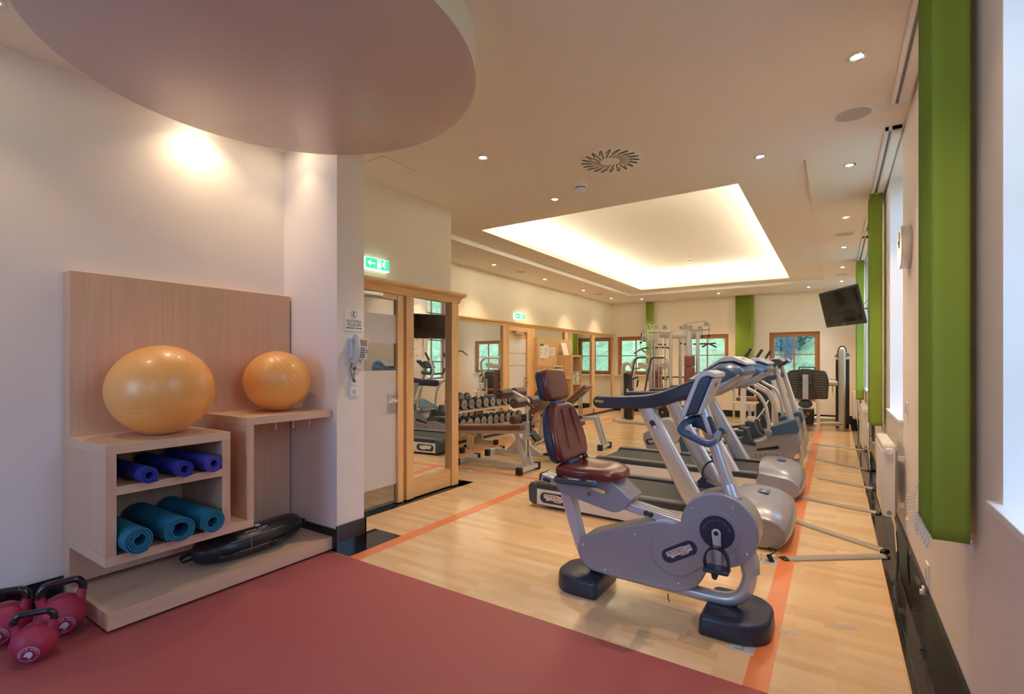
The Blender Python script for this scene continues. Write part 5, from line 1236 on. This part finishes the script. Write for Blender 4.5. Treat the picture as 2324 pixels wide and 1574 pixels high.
S.add('shelf', box(NB(), -5.452, -5.078, 9.42, 9.80, 1.315, 1.352), 'honeymaple', bevel=.002); S.add('shelf', box(NB(), -5.452, -5.078, 9.456, 10.28, 1.05, 1.09), 'honeymaple', bevel=.002); S.add('shelf', box(NB(), -5.452, -5.078, 9.42, 10.28, .30, .34), 'honeymaple', bevel=.002)
S.add('side_board', box(NB(), -5.452, -5.078, 9.764, 9.80, 1.09, 1.315), 'honeymaple', bevel=.002)
def towel(y, z, hgt, label, roll=False):
    t = thing('towel', label, 'towel', (-5.22, y, z+.002), 0, 'white towels in the shelf unit')
    if roll: bb = NB(); lathe(bb, [(.01, -.13), (.048, -.13), (.055, -.12), (.055, .12), (.048, .13), (.01, .13)], (0, 0, .055), 'x', 20); obj('towel_roll', bb, 'towel', t)
    else: obj('folded_cloth', box(NB(), -.13, .13, -.075, .075, 0, hgt), 'towel', t, bevel=.016, seg=3)
for k in range(6): towel(10.64, .938+.047*k, .044, 'folded white towel in the tall stack of the upper cubby, %s from the bottom' % nth[k])
towel(10.43, .938, .05, 'folded white towel alone at the left of the upper cubby')
for k in range(3): towel(10.40, .989+.046*k, .044, 'folded white towel in the short stack of the upper cubby, %s from the bottom' % nth[k])
towel(10.45, .458, .11, 'rolled white towel at the left of the lower cubby', True); towel(10.60, .458, .11, 'rolled white towel at the right of the lower cubby', True); towel(10.53, .555, .11, 'rolled white towel on top in the lower cubby', True)
def notice(y0, y1, z0, z1, label, green=False):
    t = thing('notice', label, 'notice', (-5.451, (y0+y1)/2, (z0+z1)/2)); w2, h2 = (y1-y0)/2, (z1-z0)/2
    obj('paper', box(NB(), 0, .002, -w2, w2, -h2, h2), 'whitep', t)
    if green: obj('green_header', box(NB(), .002, .003, -w2, w2, h2*.72, h2), 'exitflat', t); obj('black_footer', box(NB(), .002, .003, -w2, w2, -h2, -h2*.93), 'print', t)
    bb = NB(); rr = random.Random(int(y0*100))
    for i in range(9):
        z = h2*(.6-.155*i); a = -w2*.8+rr.uniform(0, .2)*w2
        box(bb, .002, .003, a, a+w2*rr.uniform(.7, 1.4), z, z+.006)
    o = obj('text_lines', bb, 'grey', t)
notice(9.40, 9.63, 1.50, 1.83, 'white notice with a green header pinned on the maple shelf unit', True); notice(9.64, 9.86, 1.52, 1.81, 'plain white notice beside the green-headed one')
notice(9.89, 10.15, 1.58, 1.76, 'small wide white notice, right of the three on the shelf unit')
t = thing('standing_sign', 'white card leaning on top of the towel cubby', 'sign', (-5.32, 10.48, 1.589), math.radians(0))
bb = NB(); prism(bb, [(-.14, 0), (.14, 0), (.12, .30), (-.14, .30)], 'x', 0, .006); bb.transform(Matrix.Rotation(math.radians(-14), 4, 'Y')); obj('card', bb, 'whitep', t); bb = NB(); box(bb, -.10, .0, -.05, .05, 0, .01); obj('card_foot', bb, 'whitep', t)
t = thing('spray_dispenser', 'small white spray bottle standing on the shelf unit', 'bottle', (-5.25, 10.05, 1.091))
bb = NB(); lathe(bb, [(.03, 0), (.033, .01), (.033, .09), (.014, .115), (.014, .13)], seg=20); obj('bottle_body', bb, 'white', t); bb = NB(); prism(bb, [(-.02, .13), (.02, .13), (.02, .15), (.07, .165), (.07, .18), (-.02, .18)], 'x', -.012, .012); obj('nozzle', bb, 'white', t, bevel=.004)

# ================================================================== STRENGTH MACHINES
def pulley(B, x, y, z, r=.054, par=None, yt=.022):
    bb = NB(); lathe(bb, [(r*.86, -yt), (r, -yt*.5), (r, yt*.5), (r*.86, yt)], (x, y, z), 'y', 24); p = B.add('pulley', bb, 'pulleygrey', par)
    bb = NB(); lathe(bb, [(r*.22, -yt-.004), (r*.18, -yt-.008), (.0005, -yt-.008)], (x, y, z), 'y', 14); B.add('pulley_bolt', bb, 'blackp', p); return p
G_ = Build('multi_gym', 'tall silver cable multi-gym with pulleys, maroon pads and hanging bars', 'cable machine', (-2.5, 9.6, 0))
def post(x, y, z1, w_=.027, m='beige', name='post', z0=0): return G_.add(name, tube(NB(), [(x, y, z0), (x, y, z1)], w_*1.0, 16, up=(1, 0, 0), ry=w_*.85), m)
post(-3.005, 9.5, 1.97, .030, 'silver2'); post(-2.955, 9.56, 1.97, .022)
G_.add('hole_strip', box(NB(), -3.010, -2.998, 9.465, 9.472, .85, 1.80), 'silver2')
for k in range(26): bb = NB(); cyl(bb, (-3.0, 9.466, .86+.036*k), (-3.0, 9.463, .86+.036*k), .008, 8); G_.add('adjust_hole', bb, 'blackp')
post(-2.617, 9.5, 2.02, .030); post(-2.505, 9.75, 1.95, .028); post(-2.278, 9.5, 2.0, .048, 'silver2'); post(-2.126, 9.5, 1.98, .034); post(-2.40, 9.95, 1.93, .03)
G_.add('top_arm', tube(NB(), [(-3.03, 9.5, 2.012), (-2.80, 9.5, 2.012), (-2.60, 9.5, 1.985)], .024, 14, up=(0, 0, 1), ry=.03), 'beige')
G_.add('top_beam', tube(NB(), [(-2.86, 9.62, 1.95), (-2.6, 9.62, 1.93), (-2.31, 9.62, 1.93), (-2.11, 9.62, 1.94)], .055, 16, ry=.03), 'beige')
G_.add('top_arm', tube(NB(), [(-2.40, 9.5, 2.005), (-1.93, 9.5, 2.03), (-1.905, 9.5, 2.03)], .026, 14, ry=.03), 'beige')
G_.add('sliding_sleeve', box(NB(), -3.05, -2.935, 9.45, 9.56, 1.82, 1.97), 'silver2', bevel=.01)
for x, z in ((-3.123, 2.023), (-3.118, 1.892), (-3.024, 2.112), (-2.882, 2.106), (-2.717, 2.089)): pulley(G_, x, 9.46, z)
for x, z, r in ((-2.41, 2.071, .042), (-2.337, 2.089, .052), (-2.245, 2.065, .046), (-2.078, 2.052, .045), (-1.97, 2.121, .050)): pulley(G_, x, 9.46, z, r)
bb = NB(); tube(bb, smooth_path([(-3.175, 9.5, 2.06), (-3.185, 9.5, 1.96), (-3.165, 9.5, 1.85), (-3.09, 9.5, 1.83)], 5), .010, 8, ry=.022); G_.add('pulley_guard', bb, 'dark')
G_.add('name_plate', box(NB(), -2.79, -2.72, 9.56, 9.575, 1.94, 1.965), 'gold'); G_.add('name_plate', box(NB(), -2.21, -2.15, 9.56, 9.575, 1.94, 1.96), 'gold')
for x, z1 in ((-2.872, 1.885), (-2.829, 1.884), (-2.754, 1.882), (-2.659, 1.88), (-2.451, 1.895), (-2.379, 1.883)):
    G_.add('guide_rod', cyl(NB(), (x, 9.6, .12), (x, 9.6, z1), .011, 10), 'alu'); G_.add('rod_stop', cyl(NB(), (x, 9.6, z1-.13), (x, 9.6, z1-.105), .018, 10), 'blackp')
G_.add('cable', tube(NB(), [(-2.337, 9.46, 2.141), (-1.97, 9.46, 2.171)], .003, 6), 'blackp'); G_.add('cable', tube(NB(), [(-1.92, 9.46, 2.12), (-1.92, 9.46, 1.78)], .003, 6), 'blackp'); G_.add('cable', tube(NB(), [(-2.04, 9.46, 2.03), (-2.04, 9.46, 1.74)], .003, 6), 'blackp')
G_.add('cable', tube(NB(), [(-2.93, 9.46, 1.80), (-2.93, 9.46, .6)], .003, 6), 'blackp'); G_.add('cable', tube(NB(), [(-3.184, 9.46, 1.86), (-3.184, 9.46, 1.70)], .003, 6), 'blackp')
G_.add('rubber_stop', cyl(NB(), (-3.184, 9.46, 1.79), (-3.184, 9.46, 1.83), .020, 12), 'blackp'); G_.add('rubber_stop', cyl(NB(), (-1.92, 9.46, 1.88), (-1.92, 9.46, 1.92), .018, 12), 'blackp'); G_.add('rubber_stop', cyl(NB(), (-2.04, 9.46, 1.87), (-2.04, 9.46, 1.90), .016, 12), 'blackp')
G_.add('lat_bar', tube(NB(), rounded([(-3.40, 9.7, 1.60), (-3.224, 9.7, 1.703), (-2.76, 9.7, 1.715), (-2.64, 9.7, 1.665)], .05), .014, 10), 'dark')
G_.add('v_bar', tube(NB(), rounded([(-3.285, 9.46, 1.612), (-3.184, 9.46, 1.682), (-3.085, 9.46, 1.612)], .03), .014, 10), 'bronze'); G_.add('v_bar', tube(NB(), rounded([(-2.045, 9.46, 1.70), (-1.926, 9.46, 1.765), (-1.795, 9.46, 1.69)], .03), .015, 10), 'dark')
G_.add('straight_bar', tube(NB(), [(-2.23, 9.6, 1.761), (-1.835, 9.6, 1.768)], .014, 10), 'dark')
for x0, pth in ((0, [(-3.371, 9.3, .60), (-3.31, 9.3, 1.18), (-3.246, 9.3, 1.467), (-3.19, 9.3, 1.515), (-3.03, 9.3, 1.515)]), (1, [(-3.06, 9.2, .60), (-2.96, 9.2, 1.2), (-2.904, 9.2, 1.466), (-2.872, 9.2, 1.512), (-2.66, 9.2, 1.508)])):
    G_.add('dip_handle', tube(NB(), rounded(pth, .06), .018, 12), 'dark2')
G_.add('backrest', box(NB(), -2.337, -2.155, 9.36, 9.43, 1.345, 1.54), 'maroonl', bevel=.02); G_.add('backrest', box(NB(), -2.337, -2.155, 9.36, 9.43, .80, 1.338), 'maroonl', bevel=.02)
G_.add('seat', box(NB(), -2.42, -2.10, 8.98, 9.36, .52, .60), 'maroonl', bevel=.025); G_.add('seat_support', box(NB(), -2.29, -2.22, 9.05, 9.5, .44, .52), 'silver2', bevel=.01); G_.add('seat_leg', box(NB(), -2.28, -2.23, 9.08, 9.14, .0, .44), 'silver2', bevel=.01)
G_.add('backrest', box(NB(), -2.918, -2.834, 9.66, 9.72, 1.17, 1.33), 'maroonl', bevel=.012); G_.add('backrest', box(NB(), -2.918, -2.836, 9.66, 9.72, .90, 1.163), 'maroonl', bevel=.012); G_.add('seat', box(NB(), -3.02, -2.76, 9.36, 9.72, .56, .63), 'maroonl', bevel=.02); G_.add('seat_leg', box(NB(), -2.91, -2.86, 9.5, 9.56, 0, .56), 'silver2', bevel=.01)
G_.add('crossbar', tube(NB(), [(-3.09, 9.75, 1.13), (-2.40, 9.75, 1.138)], .012, 10), 'dark')
for k in range(14): G_.add('weight_plate', box(NB(), -2.90, -2.64, 9.52, 9.68, .10+.036*k, .133+.036*k), 'stack', bevel=.003)
for k in range(14): G_.add('weight_plate', box(NB(), -2.50, -2.33, 9.52, 9.68, .10+.036*k, .133+.036*k), 'stack', bevel=.003)
bb = NB(); cyl(bb, (-2.76, 9.52, .47), (-2.76, 9.46, .47), .006); ball(bb, (-2.76, 9.45, .47), .020, seg=12, rings=8); G_.add('selector_pin', bb, 'yellow')
for x in (-3.0, -2.27): G_.add('base_foot', box(NB(), x-.05, x+.05, 9.25, 10.05, 0, .06), 'silver2', bevel=.012)
G_.add('base_beam', box(NB(), -3.0, -2.12, 9.55, 9.63, .0, .07), 'silver2', bevel=.01)

# chest fly machine behind the multi-gym, with its own weight tower
G_ = Build('chest_fly_machine', 'pale chest fly machine with rounded weight tower in front of the left far window', 'chest machine', (-3.9, 11.6, 0))
twr = [(-4.40, 0), (-4.40, 1.22)]+arc2(-4.275, 1.26, .125, 178, 2, 12)+[(-4.15, 0)]
G_.add('weight_tower', prism(NB(), [(-4.42, 0), (-4.41, 1.24)]+arc2(-4.265, 1.29, .145, 175, 5, 12)+[(-4.12, 1.25), (-4.10, 1.02), (-4.14, 1.0), (-4.155, 1.24)]+arc2(-4.265, 1.27, .09, 10, 170, 8)+[(-4.345, 1.24), (-4.335, 0)], 'y', 11.62, 11.80), 'beige', bevel=.02, seg=3)
G_.add('tower_shroud', box(NB(), -4.335, -4.25, 11.66, 11.76, .02, 1.16), 'stack', bevel=.01); G_.add('tower_shroud', box(NB(), -4.225, -4.125, 11.62, 11.78, .02, 1.13), 'stack', bevel=.03)
G_.add('number_disc', ball(NB(), (-4.235, 11.60, .74), .03, .01, .05, 14, 8), 'alu')
G_.add('tower_arm', tube(NB(), [(-4.15, 11.7, 1.27), (-4.0, 11.5, 1.28), (-3.80, 11.2, 1.29)], .03, 12), 'beige')
G_.add('fly_head', prism(NB(), smooth2([(-3.76, 1.38), (-3.70, 1.42), (-3.5, 1.37), (-3.3, 1.385), (-3.1, 1.42), (-3.04, 1.38), (-3.08, 1.30), (-3.2, 1.27), (-3.5, 1.26), (-3.7, 1.30)], 3, True), 'y', 10.95, 11.15), 'beige', bevel=.02)
for s_, x in ((1, -3.78), (-1, -3.03)):
    G_.add('fly_arm', tube(NB(), smooth_path([(-3.4-s_*.28, 10.9, 1.545), (x+s_*.06, 10.85, 1.54), (x-s_*.03, 10.8, 1.42), (x-s_*.02, 10.8, 1.25), (x, 10.8, 1.05)], 6), .032, 12), 'beige')
    G_.add('hand_frame', tube(NB(), rounded([(x, 10.7, 1.17), (x, 10.7, .85), (x+s_*.09, 10.7, .86), (x+s_*.11, 10.7, 1.02)], .03), .010, 8), 'alu'); G_.add('arm_grip', tube(NB(), [(x+s_*.095, 10.7, .88), (x+s_*.12, 10.7, 1.04)], .018, 10), 'blackp')
    G_.add('arm_grip', tube(NB(), [(x+s_*.0, 10.7, 1.05), (x+s_*.14, 10.62, 1.10)], .018, 10), 'blackp')
G_.add('crossbar', tube(NB(), [(-3.73, 10.9, 1.545), (-3.08, 10.9, 1.545)], .03, 12), 'beige')
G_.add('column', box(NB(), -3.44, -3.36, 11.1, 11.2, 0, 1.3), 'beige', bevel=.02); G_.add('backrest', box(NB(), -3.51, -3.29, 10.98, 11.06, .62, 1.22), 'maroonl', bevel=.03); G_.add('seat', box(NB(), -3.58, -3.22, 10.62, 10.98, .48, .56), 'maroonl', bevel=.03)
G_.add('base_beam', box(NB(), -4.3, -3.3, 11.12, 11.22, 0, .08), 'beige', bevel=.02); G_.add('floor_foot', box(NB(), -4.50, -4.30, 11.3, 11.9, 0, .07), 'beige', bevel=.02)

# leg machine with the thick pale post
G_ = Build('leg_curl_machine', 'seated leg machine with thick pale post and brown seat between the treadmills and far wall', 'leg machine', (-1.8, 12.6, 0))
G_.add('thick_post', tube(NB(), [(-1.78, 12.4, 0), (-1.78, 12.4, .35), (-1.775, 12.4, .45), (-1.775, 12.4, 1.0)], .062, 20), 'paleP')
G_.add('side_post', tube(NB(), [(-1.985, 12.45, .10), (-1.985, 12.45, .86)], .022, 12), 'beige'); G_.add('chrome_sleeve', tube(NB(), [(-1.985, 12.45, .75), (-1.985, 12.45, .92)], .028, 12), 'chrome')
G_.add('seat', box(NB(), -1.96, -1.54, 12.55, 12.95, .52, .60), 'brownr', bevel=.03)
G_.add('backrest', prism(NB(), [(-1.96, .62), (-1.62, .62), (-1.60, .80), (-1.64, 1.0), (-1.72, 1.04), (-1.88, 1.04), (-1.95, .98)], 'y', 12.9, 12.97), 'dark', bevel=.02)
G_.add('cross_tube', tube(NB(), rounded([(-2.02, 12.4, .50), (-1.52, 12.4, .49), (-1.46, 12.4, .53)], .03), .022, 12), 'paleP')
G_.add('frame_leg', tube(NB(), [(-1.66, 12.5, .45), (-1.65, 12.5, .08)], .035, 12), 'silver2'); G_.add('frame_leg', tube(NB(), [(-1.64, 12.5, .33), (-1.55, 12.5, .45), (-1.54, 12.5, .15)], .022, 12), 'silver2')
G_.add('swing_link', prism(NB(), [(-1.70, .20), (-1.55, .20), (-1.49, .12), (-1.52, .04), (-1.64, .10)], 'y', 12.36, 12.42), 'silver2', bevel=.01)
G_.add('mechanism', box(NB(), -1.70, -1.42, 12.38, 12.7, .0, .06), 'grey', bevel=.01); G_.add('lower_tube', tube(NB(), [(-2.0, 12.5, .06), (-1.65, 12.5, .08)], .025, 12), 'paleP'); G_.add('long_link', tube(NB(), [(-1.50, 12.45, .14), (-1.40, 12.6, .30), (-1.30, 12.8, .55)], .015, 10), 'paleP')
bb = NB(); lathe(bb, [(.07, -.06), (.075, 0), (.07, .06)], (-1.38, 12.45, .11), 'y', 20); G_.add('counterweight', bb, 'beige')
G_.add('weight_tower', box(NB(), -1.62, -1.30, 13.25, 13.5, .02, 1.12), 'stack', bevel=.05); G_.add('tower_post', box(NB(), -1.30, -1.22, 13.3, 13.4, .0, 1.15), 'beige', bevel=.02)
G_.add('base_beam', box(NB(), -1.83, -1.73, 12.42, 13.5, 0, .07), 'beige', bevel=.02)

# leg press
G_ = Build('leg_press', 'leg press with dark ribbed footplate and tall pale column beside the right far window', 'leg press', (-.3, 12.2, 0))
plate = smooth2([(-.855, 1.16), (-.83, 1.235), (-.74, 1.262), (-.49, 1.275), (-.26, 1.255), (-.175, 1.225), (-.135, 1.12), (-.12, 1.0), (-.13, .80), (-.14, .685), (-.20, .668), (-.50, .670), (-.80, .668), (-.86, .70), (-.87, .90)], 3, True)
G_.add('foot_plate', prism(NB(), plate, 'y', 11.96, 12.01), 'ribbed', bevel=.012)
for k in range(10): G_.add('plate_rib', box(NB(), -.83+.002*k, -.16, 11.95, 11.962, .715+.052*k, .722+.052*k), 'grey')
G_.add('back_shell', prism(NB(), [(-.63, .86), (-.63, 1.26), (-.60, 1.29), (-.44, 1.29), (-.415, 1.26), (-.415, .86)], 'y', 11.86, 11.94), 'dark', bevel=.02); G_.add('seat_shell', prism(NB(), smooth2([(-.68, .66), (-.69, .76), (-.65, .86), (-.58, .90), (-.46, .90), (-.38, .86), (-.345, .78), (-.35, .66)], 3), 'y', 11.84, 11.94), 'brown2', bevel=.02)
G_.add('stem', box(NB(), -.575, -.470, 11.80, 11.86, .665, 1.17), 'alu', bevel=.012)
for x in (-.60, -.44):
    for z in (1.15, 1.0, .86): bb = NB(); cyl(bb, (x, 11.855, z), (x, 11.865, z), .008, 8); G_.add('rivet', bb, 'chrome')
G_.add('top_handle', tube(NB(), rounded([(-.645, 11.98, 1.25), (-.645, 11.98, 1.32), (-.36, 11.98, 1.32), (-.36, 11.98, 1.25)], .02), .011, 8), 'dark')
G_.add('front_loop', tube(NB(), rounded([(-.80, 11.98, .40), (-.80, 11.98, .56), (-.70, 11.98, .640), (-.31, 11.98, .640), (-.298, 11.98, .50), (-.305, 11.98, .012)], .09, 8), .032, 16), 'paleP'); G_.add('loop_crossbar', tube(NB(), [(-.80, 11.98, .155), (-.31, 11.98, .155)], .024, 12), 'paleP'); G_.add('front_leg', tube(NB(), [(-.80, 11.98, .44), (-.80, 11.98, .0)], .032, 12), 'paleP')
G_.add('mechanism_cover', ball(NB(), (-.53, 11.95, .56), .13, .05, .09, 18, 10), 'dark2'); G_.add('mechanism', box(NB(), -.66, -.38, 11.95, 12.3, .12, .45), 'blackp', bevel=.02)
for x, z in ((-.58, .36), (-.48, .36), (-.53, .30)): bb = NB(); cyl(bb, (x, 11.90, z), (x, 11.95, z), .03, 14); G_.add('mechanism_wheel', bb, 'bronze')
col = [V(.108+.064*math.copysign(abs(math.cos(a))**.7, math.cos(a)), 12.5+.10*math.copysign(abs(math.sin(a))**.7, math.sin(a)), 0) for a in [2*PI*k/24 for k in range(24)]]
bb = NB(); loft(bb, [[p+V(0, 0, z) for p in col] for z in (.0, 1.55)]+[[V(.108+(p.x-.108)*s, 12.5+(p.y-12.5)*s, z) for p in col] for s, z in ((.97, 1.64), (.85, 1.70), (.5, 1.73))]); G_.add('column', bb, 'beige')
G_.add('column_cap', tube(NB(), smooth_path([(.04, 12.5, 1.52), (.035, 12.5, 1.66), (.07, 12.5, 1.745), (.108, 12.5, 1.76), (.15, 12.5, 1.745), (.182, 12.5, 1.66), (.178, 12.5, 1.52)], 5), .010, 8, up=(0, 1, 0), ry=None), 'dark')
G_.add('tower_shroud', box(NB(), .165, .238, 12.52, 12.78, .12, 1.49), 'stack', bevel=.012); G_.add('tower_shroud', box(NB(), -.005, .05, 12.52, 12.78, .16, 1.45), 'stack', bevel=.012); G_.add('tower_shroud', box(NB(), -.002, .235, 12.66, 12.80, .02, 1.49), 'stack', bevel=.012)
pulley(G_, .205, 12.5, 1.58, .055); pulley(G_, .03, 12.6, 1.56, .05)
bb = NB(); lathe(bb, [(.025, 0), (.025, -.003), (.0005, -.003)], (.108, 12.398, 1.44), 'y', 16); G_.add('round_badge', bb, 'whiteprint')
G_.add('link_tube', tube(NB(), [(-.15, 12.3, .98), (.02, 12.35, .98)], .055, 14), 'beige'); G_.add('round_pad', ball(NB(), (-.05, 12.2, 1.09), .06, .05, .022, 16, 8), 'alu')
G_.add('release_lever', tube(NB(), rounded([(-.01, 12.35, .72), (-.055, 12.3, .74), (-.055, 12.3, .82)], .03), .007, 8), 'alu'); G_.add('lever_grip', tube(NB(), [(-.055, 12.3, .81), (-.055, 12.3, .93)], .016, 10), 'yellow')
G_.add('selector_knob', ball(NB(), (-.02, 12.3, .52), .025, seg=12, rings=8), 'yellow')
G_.add('base_beam', tube(NB(), [(-.30, 12.2, .135), (.10, 12.45, .135)], .05, 14), 'beige'); G_.add('base_beam', tube(NB(), [(-.75, 12.45, .21), (.0, 12.6, .21)], .05, 14), 'beige')
G_.add('seat_rail', box(NB(), -.62, -.42, 12.1, 12.9, .15, .22), 'dark2', bevel=.01); G_.add('seat_rail_foot', box(NB(), -.7, -.35, 12.85, 12.95, 0, .16), 'beige', bevel=.01)

# ---- upright bike behind the treadmills
G_ = Build('upright_bike', 'grey exercise bike with round side cover standing behind the treadmills', 'exercise bike', (-2.2, 7.62, 0))
G_.add('wheel_cover', prism(NB(), [(-2.14+.215*math.cos(a), .37+.215*math.sin(a)) for a in [2*PI*k/40 for k in range(40)]], 'y', 7.50, 7.66), 'silverw', bevel=.03, seg=3)
G_.add('rear_cover', prism(NB(), [(-2.50, .24), (-2.49, .34), (-2.44, .36), (-2.2, .52), (-2.1, .2), (-2.2, .10), (-2.38, .07), (-2.44, .10)], 'y', 7.51, 7.65), 'silver', bevel=.02)
bb = NB(); torus(bb, (-2.14, 7.497, .37), .165, .003, 'y', 32, 6); G_.add('cover_groove', bb, 'lightgrey')
bd = G_.add('logo_badge', prism(NB(), capsule2((-2.40, .205), (-2.26, .235), .045, .045, 10), 'y', 7.495, 7.511), 'navyprint')
brand(G_, F_my(-2.33, 7.494, .22, 12), .15, par=bd)
G_.add('front_fork', prism(NB(), [(-1.99, .42), (-1.93, .43), (-1.80, .06), (-1.92, .06)], 'y', 7.53, 7.63), 'navy2', bevel=.015); G_.add('floor_foot', box(NB(), -1.95, -1.78, 7.35, 7.82, 0, .07), 'navy', bevel=.03)
G_.add('floor_foot', box(NB(), -2.48, -2.34, 7.40, 7.78, 0, .06), 'navy', bevel=.02)
G_.add('seat_post', tube(NB(), [(-2.32, 7.58, .40), (-2.40, 7.58, .70)], .03, 12), 'alu'); G_.add('saddle', prism(NB(), [(-2.56, .70), (-2.54, .76), (-2.40, .75), (-2.28, .73), (-2.27, .71), (-2.45, .69)], 'y', 7.50, 7.66), 'black', bevel=.02)
G_.add('handle_post', tube(NB(), [(-2.02, 7.58, .50), (-1.93, 7.58, .98)], .03, 12), 'silver2'); G_.add('console', prism(NB(), [(-2.0, .95), (-1.93, 1.08), (-1.86, 1.07), (-1.90, .97)], 'y', 7.48, 7.68), 'navy', bevel=.01)
bb = NB(); cyl(bb, (-2.14, 7.49, .37), (-2.14, 7.43, .37), .012); cyl(bb, (-2.14, 7.45, .37), (-2.22, 7.45, .24), .010); G_.add('crank_arm', bb, 'silver2'); G_.add('pedal', box(NB(), -2.26, -2.17, 7.35, 7.44, .23, .25), 'navy', bevel=.006)

# ================================================================== FLOOR ITEMS
def cover(x0, y0, x1, y1, label, w_=.042, capped=False):
    c = V((x0+x1)/2, (y0+y1)/2, 0); t = thing('cable_cover', label, 'cable cover', c, 0, 'grey cable covers across the floor')
    a = V(x0, y0, 0)-c; b = V(x1, y1, 0)-c; d = (b-a).normalized(); n_ = V(-d.y, d.x, 0)
    prof = [(-w_*math.cos(math.radians(q)), .018*math.sin(math.radians(q))) for q in range(0, 181, 15)]
    bb = NB(); loft(bb, [[p+n_*u+V(0, 0, .0025+v) for u, v in prof] for p in (a, b)]); obj('cover_strip', bb, 'cable', t)
    bb = NB(); loft(bb, [[p+n_*u*.85+V(0, 0, .0022+v*.8) for u, v in prof] for p in (b, b+d*.025)]); obj('open_end', bb, 'blackp', t)
    if capped: bb = NB(); loft(bb, [[p+n_*u*.9+V(0, 0, .0022+v*.8) for u, v in prof] for p in (a, a-d*.035)]); obj('open_end', bb, 'blackp', t)
cover(-.294, 10.10, .395, 9.75, 'grey cable cover farthest, reaching the window wall'); cover(-.255, 8.52, .370, 8.03, 'grey cable cover second from the far end'); cover(-.172, 7.14, .355, 6.85, 'grey cable cover ending beside the near radiator foot')
cover(-.33, 6.02, .325, 5.78, 'grey cable cover from the farther treadmill under the radiator'); cover(-.33, 5.10, .300, 4.655, 'grey slanting cable cover from the nearer treadmill'); cover(-.300, 4.075, .290, 4.515, 'grey cable cover nearest the viewer, black at its left end', capped=True)
def floor_box(x0, x1, y0, y1, label, plug=False):
    t = thing('floor_socket', label, 'floor socket', ((x0+x1)/2, (y0+y1)/2, 0), 0, 'silver floor socket boxes'); a, c = (x1-x0)/2, (y1-y0)/2
    obj('frame', box(NB(), -a, a, -c, c, 0, .0035), 'alu2', t, bevel=.001); obj('lid', box(NB(), -a*.78, a*.78, -c*.78, c*.78, .003, .0045), 'alu2', t)
    bb = NB(); box(bb, -a*.6, a*.1, -c*.66, -c*.60, .0044, .005); box(bb, a*.1, a*.14, -c*.6, c*.6, .0044, .005); box(bb, -a*.5, a*.1, c*.60, c*.64, .0044, .005); obj('lid_groove', bb, 'blackp', t)
    if plug:
        bb = NB(); tube(bb, smooth_path([(-.01, 0, .03), (.03, .06, .06), (.04, .16, .03), (-.06, .26, .02), (-.16, .42, .03)], 8), .006, 8); obj('power_cord', bb, 'blackp', t)
        bb = NB(); cyl(bb, (.02, -.01, .004), (-.005, .01, .045), .017, 12); obj('plug', bb, 'blackp', t); obj('open_flap', box(NB(), -.052, -.048, -.03, .03, .003, .055), 'alu2', t, rot=None)
    return t
floor_box(-.445, -.335, 2.645, 2.755, 'closed silver floor socket in front of the bike, nearest'); floor_box(-.452, -.345, 3.905, 4.03, 'open silver floor socket with a black plug beside the treadmill hood', True)
for k, (x, y) in enumerate([(-.395, 8.23), (-.40, 9.24), (-.41, 10.16), (-.43, 11.0)]): floor_box(x-.055, x+.055, y-.05, y+.05, 'small silver floor socket beside the orange line near the ellipticals, %s from the viewer' % nth[k])
def tape(x, y, w_, h_, r_, label):
    t = thing('tape_patch', label, 'tape', (x, y, .0028), r_, 'clear tape patches on the floor'); bb = NB()
    bb.faces.new([bb.verts.new((u*w_/2, v*h_/2, 0)) for u, v in ((-1, -1), (.9, -.9), (1, .95), (-.85, 1))]); obj('tape_strip', bb, 'tape', t, flat=True)
tape(.02, 3.195, .17, .055, .35, 'clear wrinkled tape strip on the wood floor near the windows'); tape(-.21, 2.98, .10, .055, .3, 'clear tape patch across the orange line beside the bike foot')
t = thing('floor_disc', 'small round metal floor cover near the roller bench', 'floor cover', (-4.03, 5.13, 0)); bb = NB(); lathe(bb, [(.055, .0), (.055, .003), (.0005, .003)], seg=24); obj('metal_disc', bb, 'alu2', t)
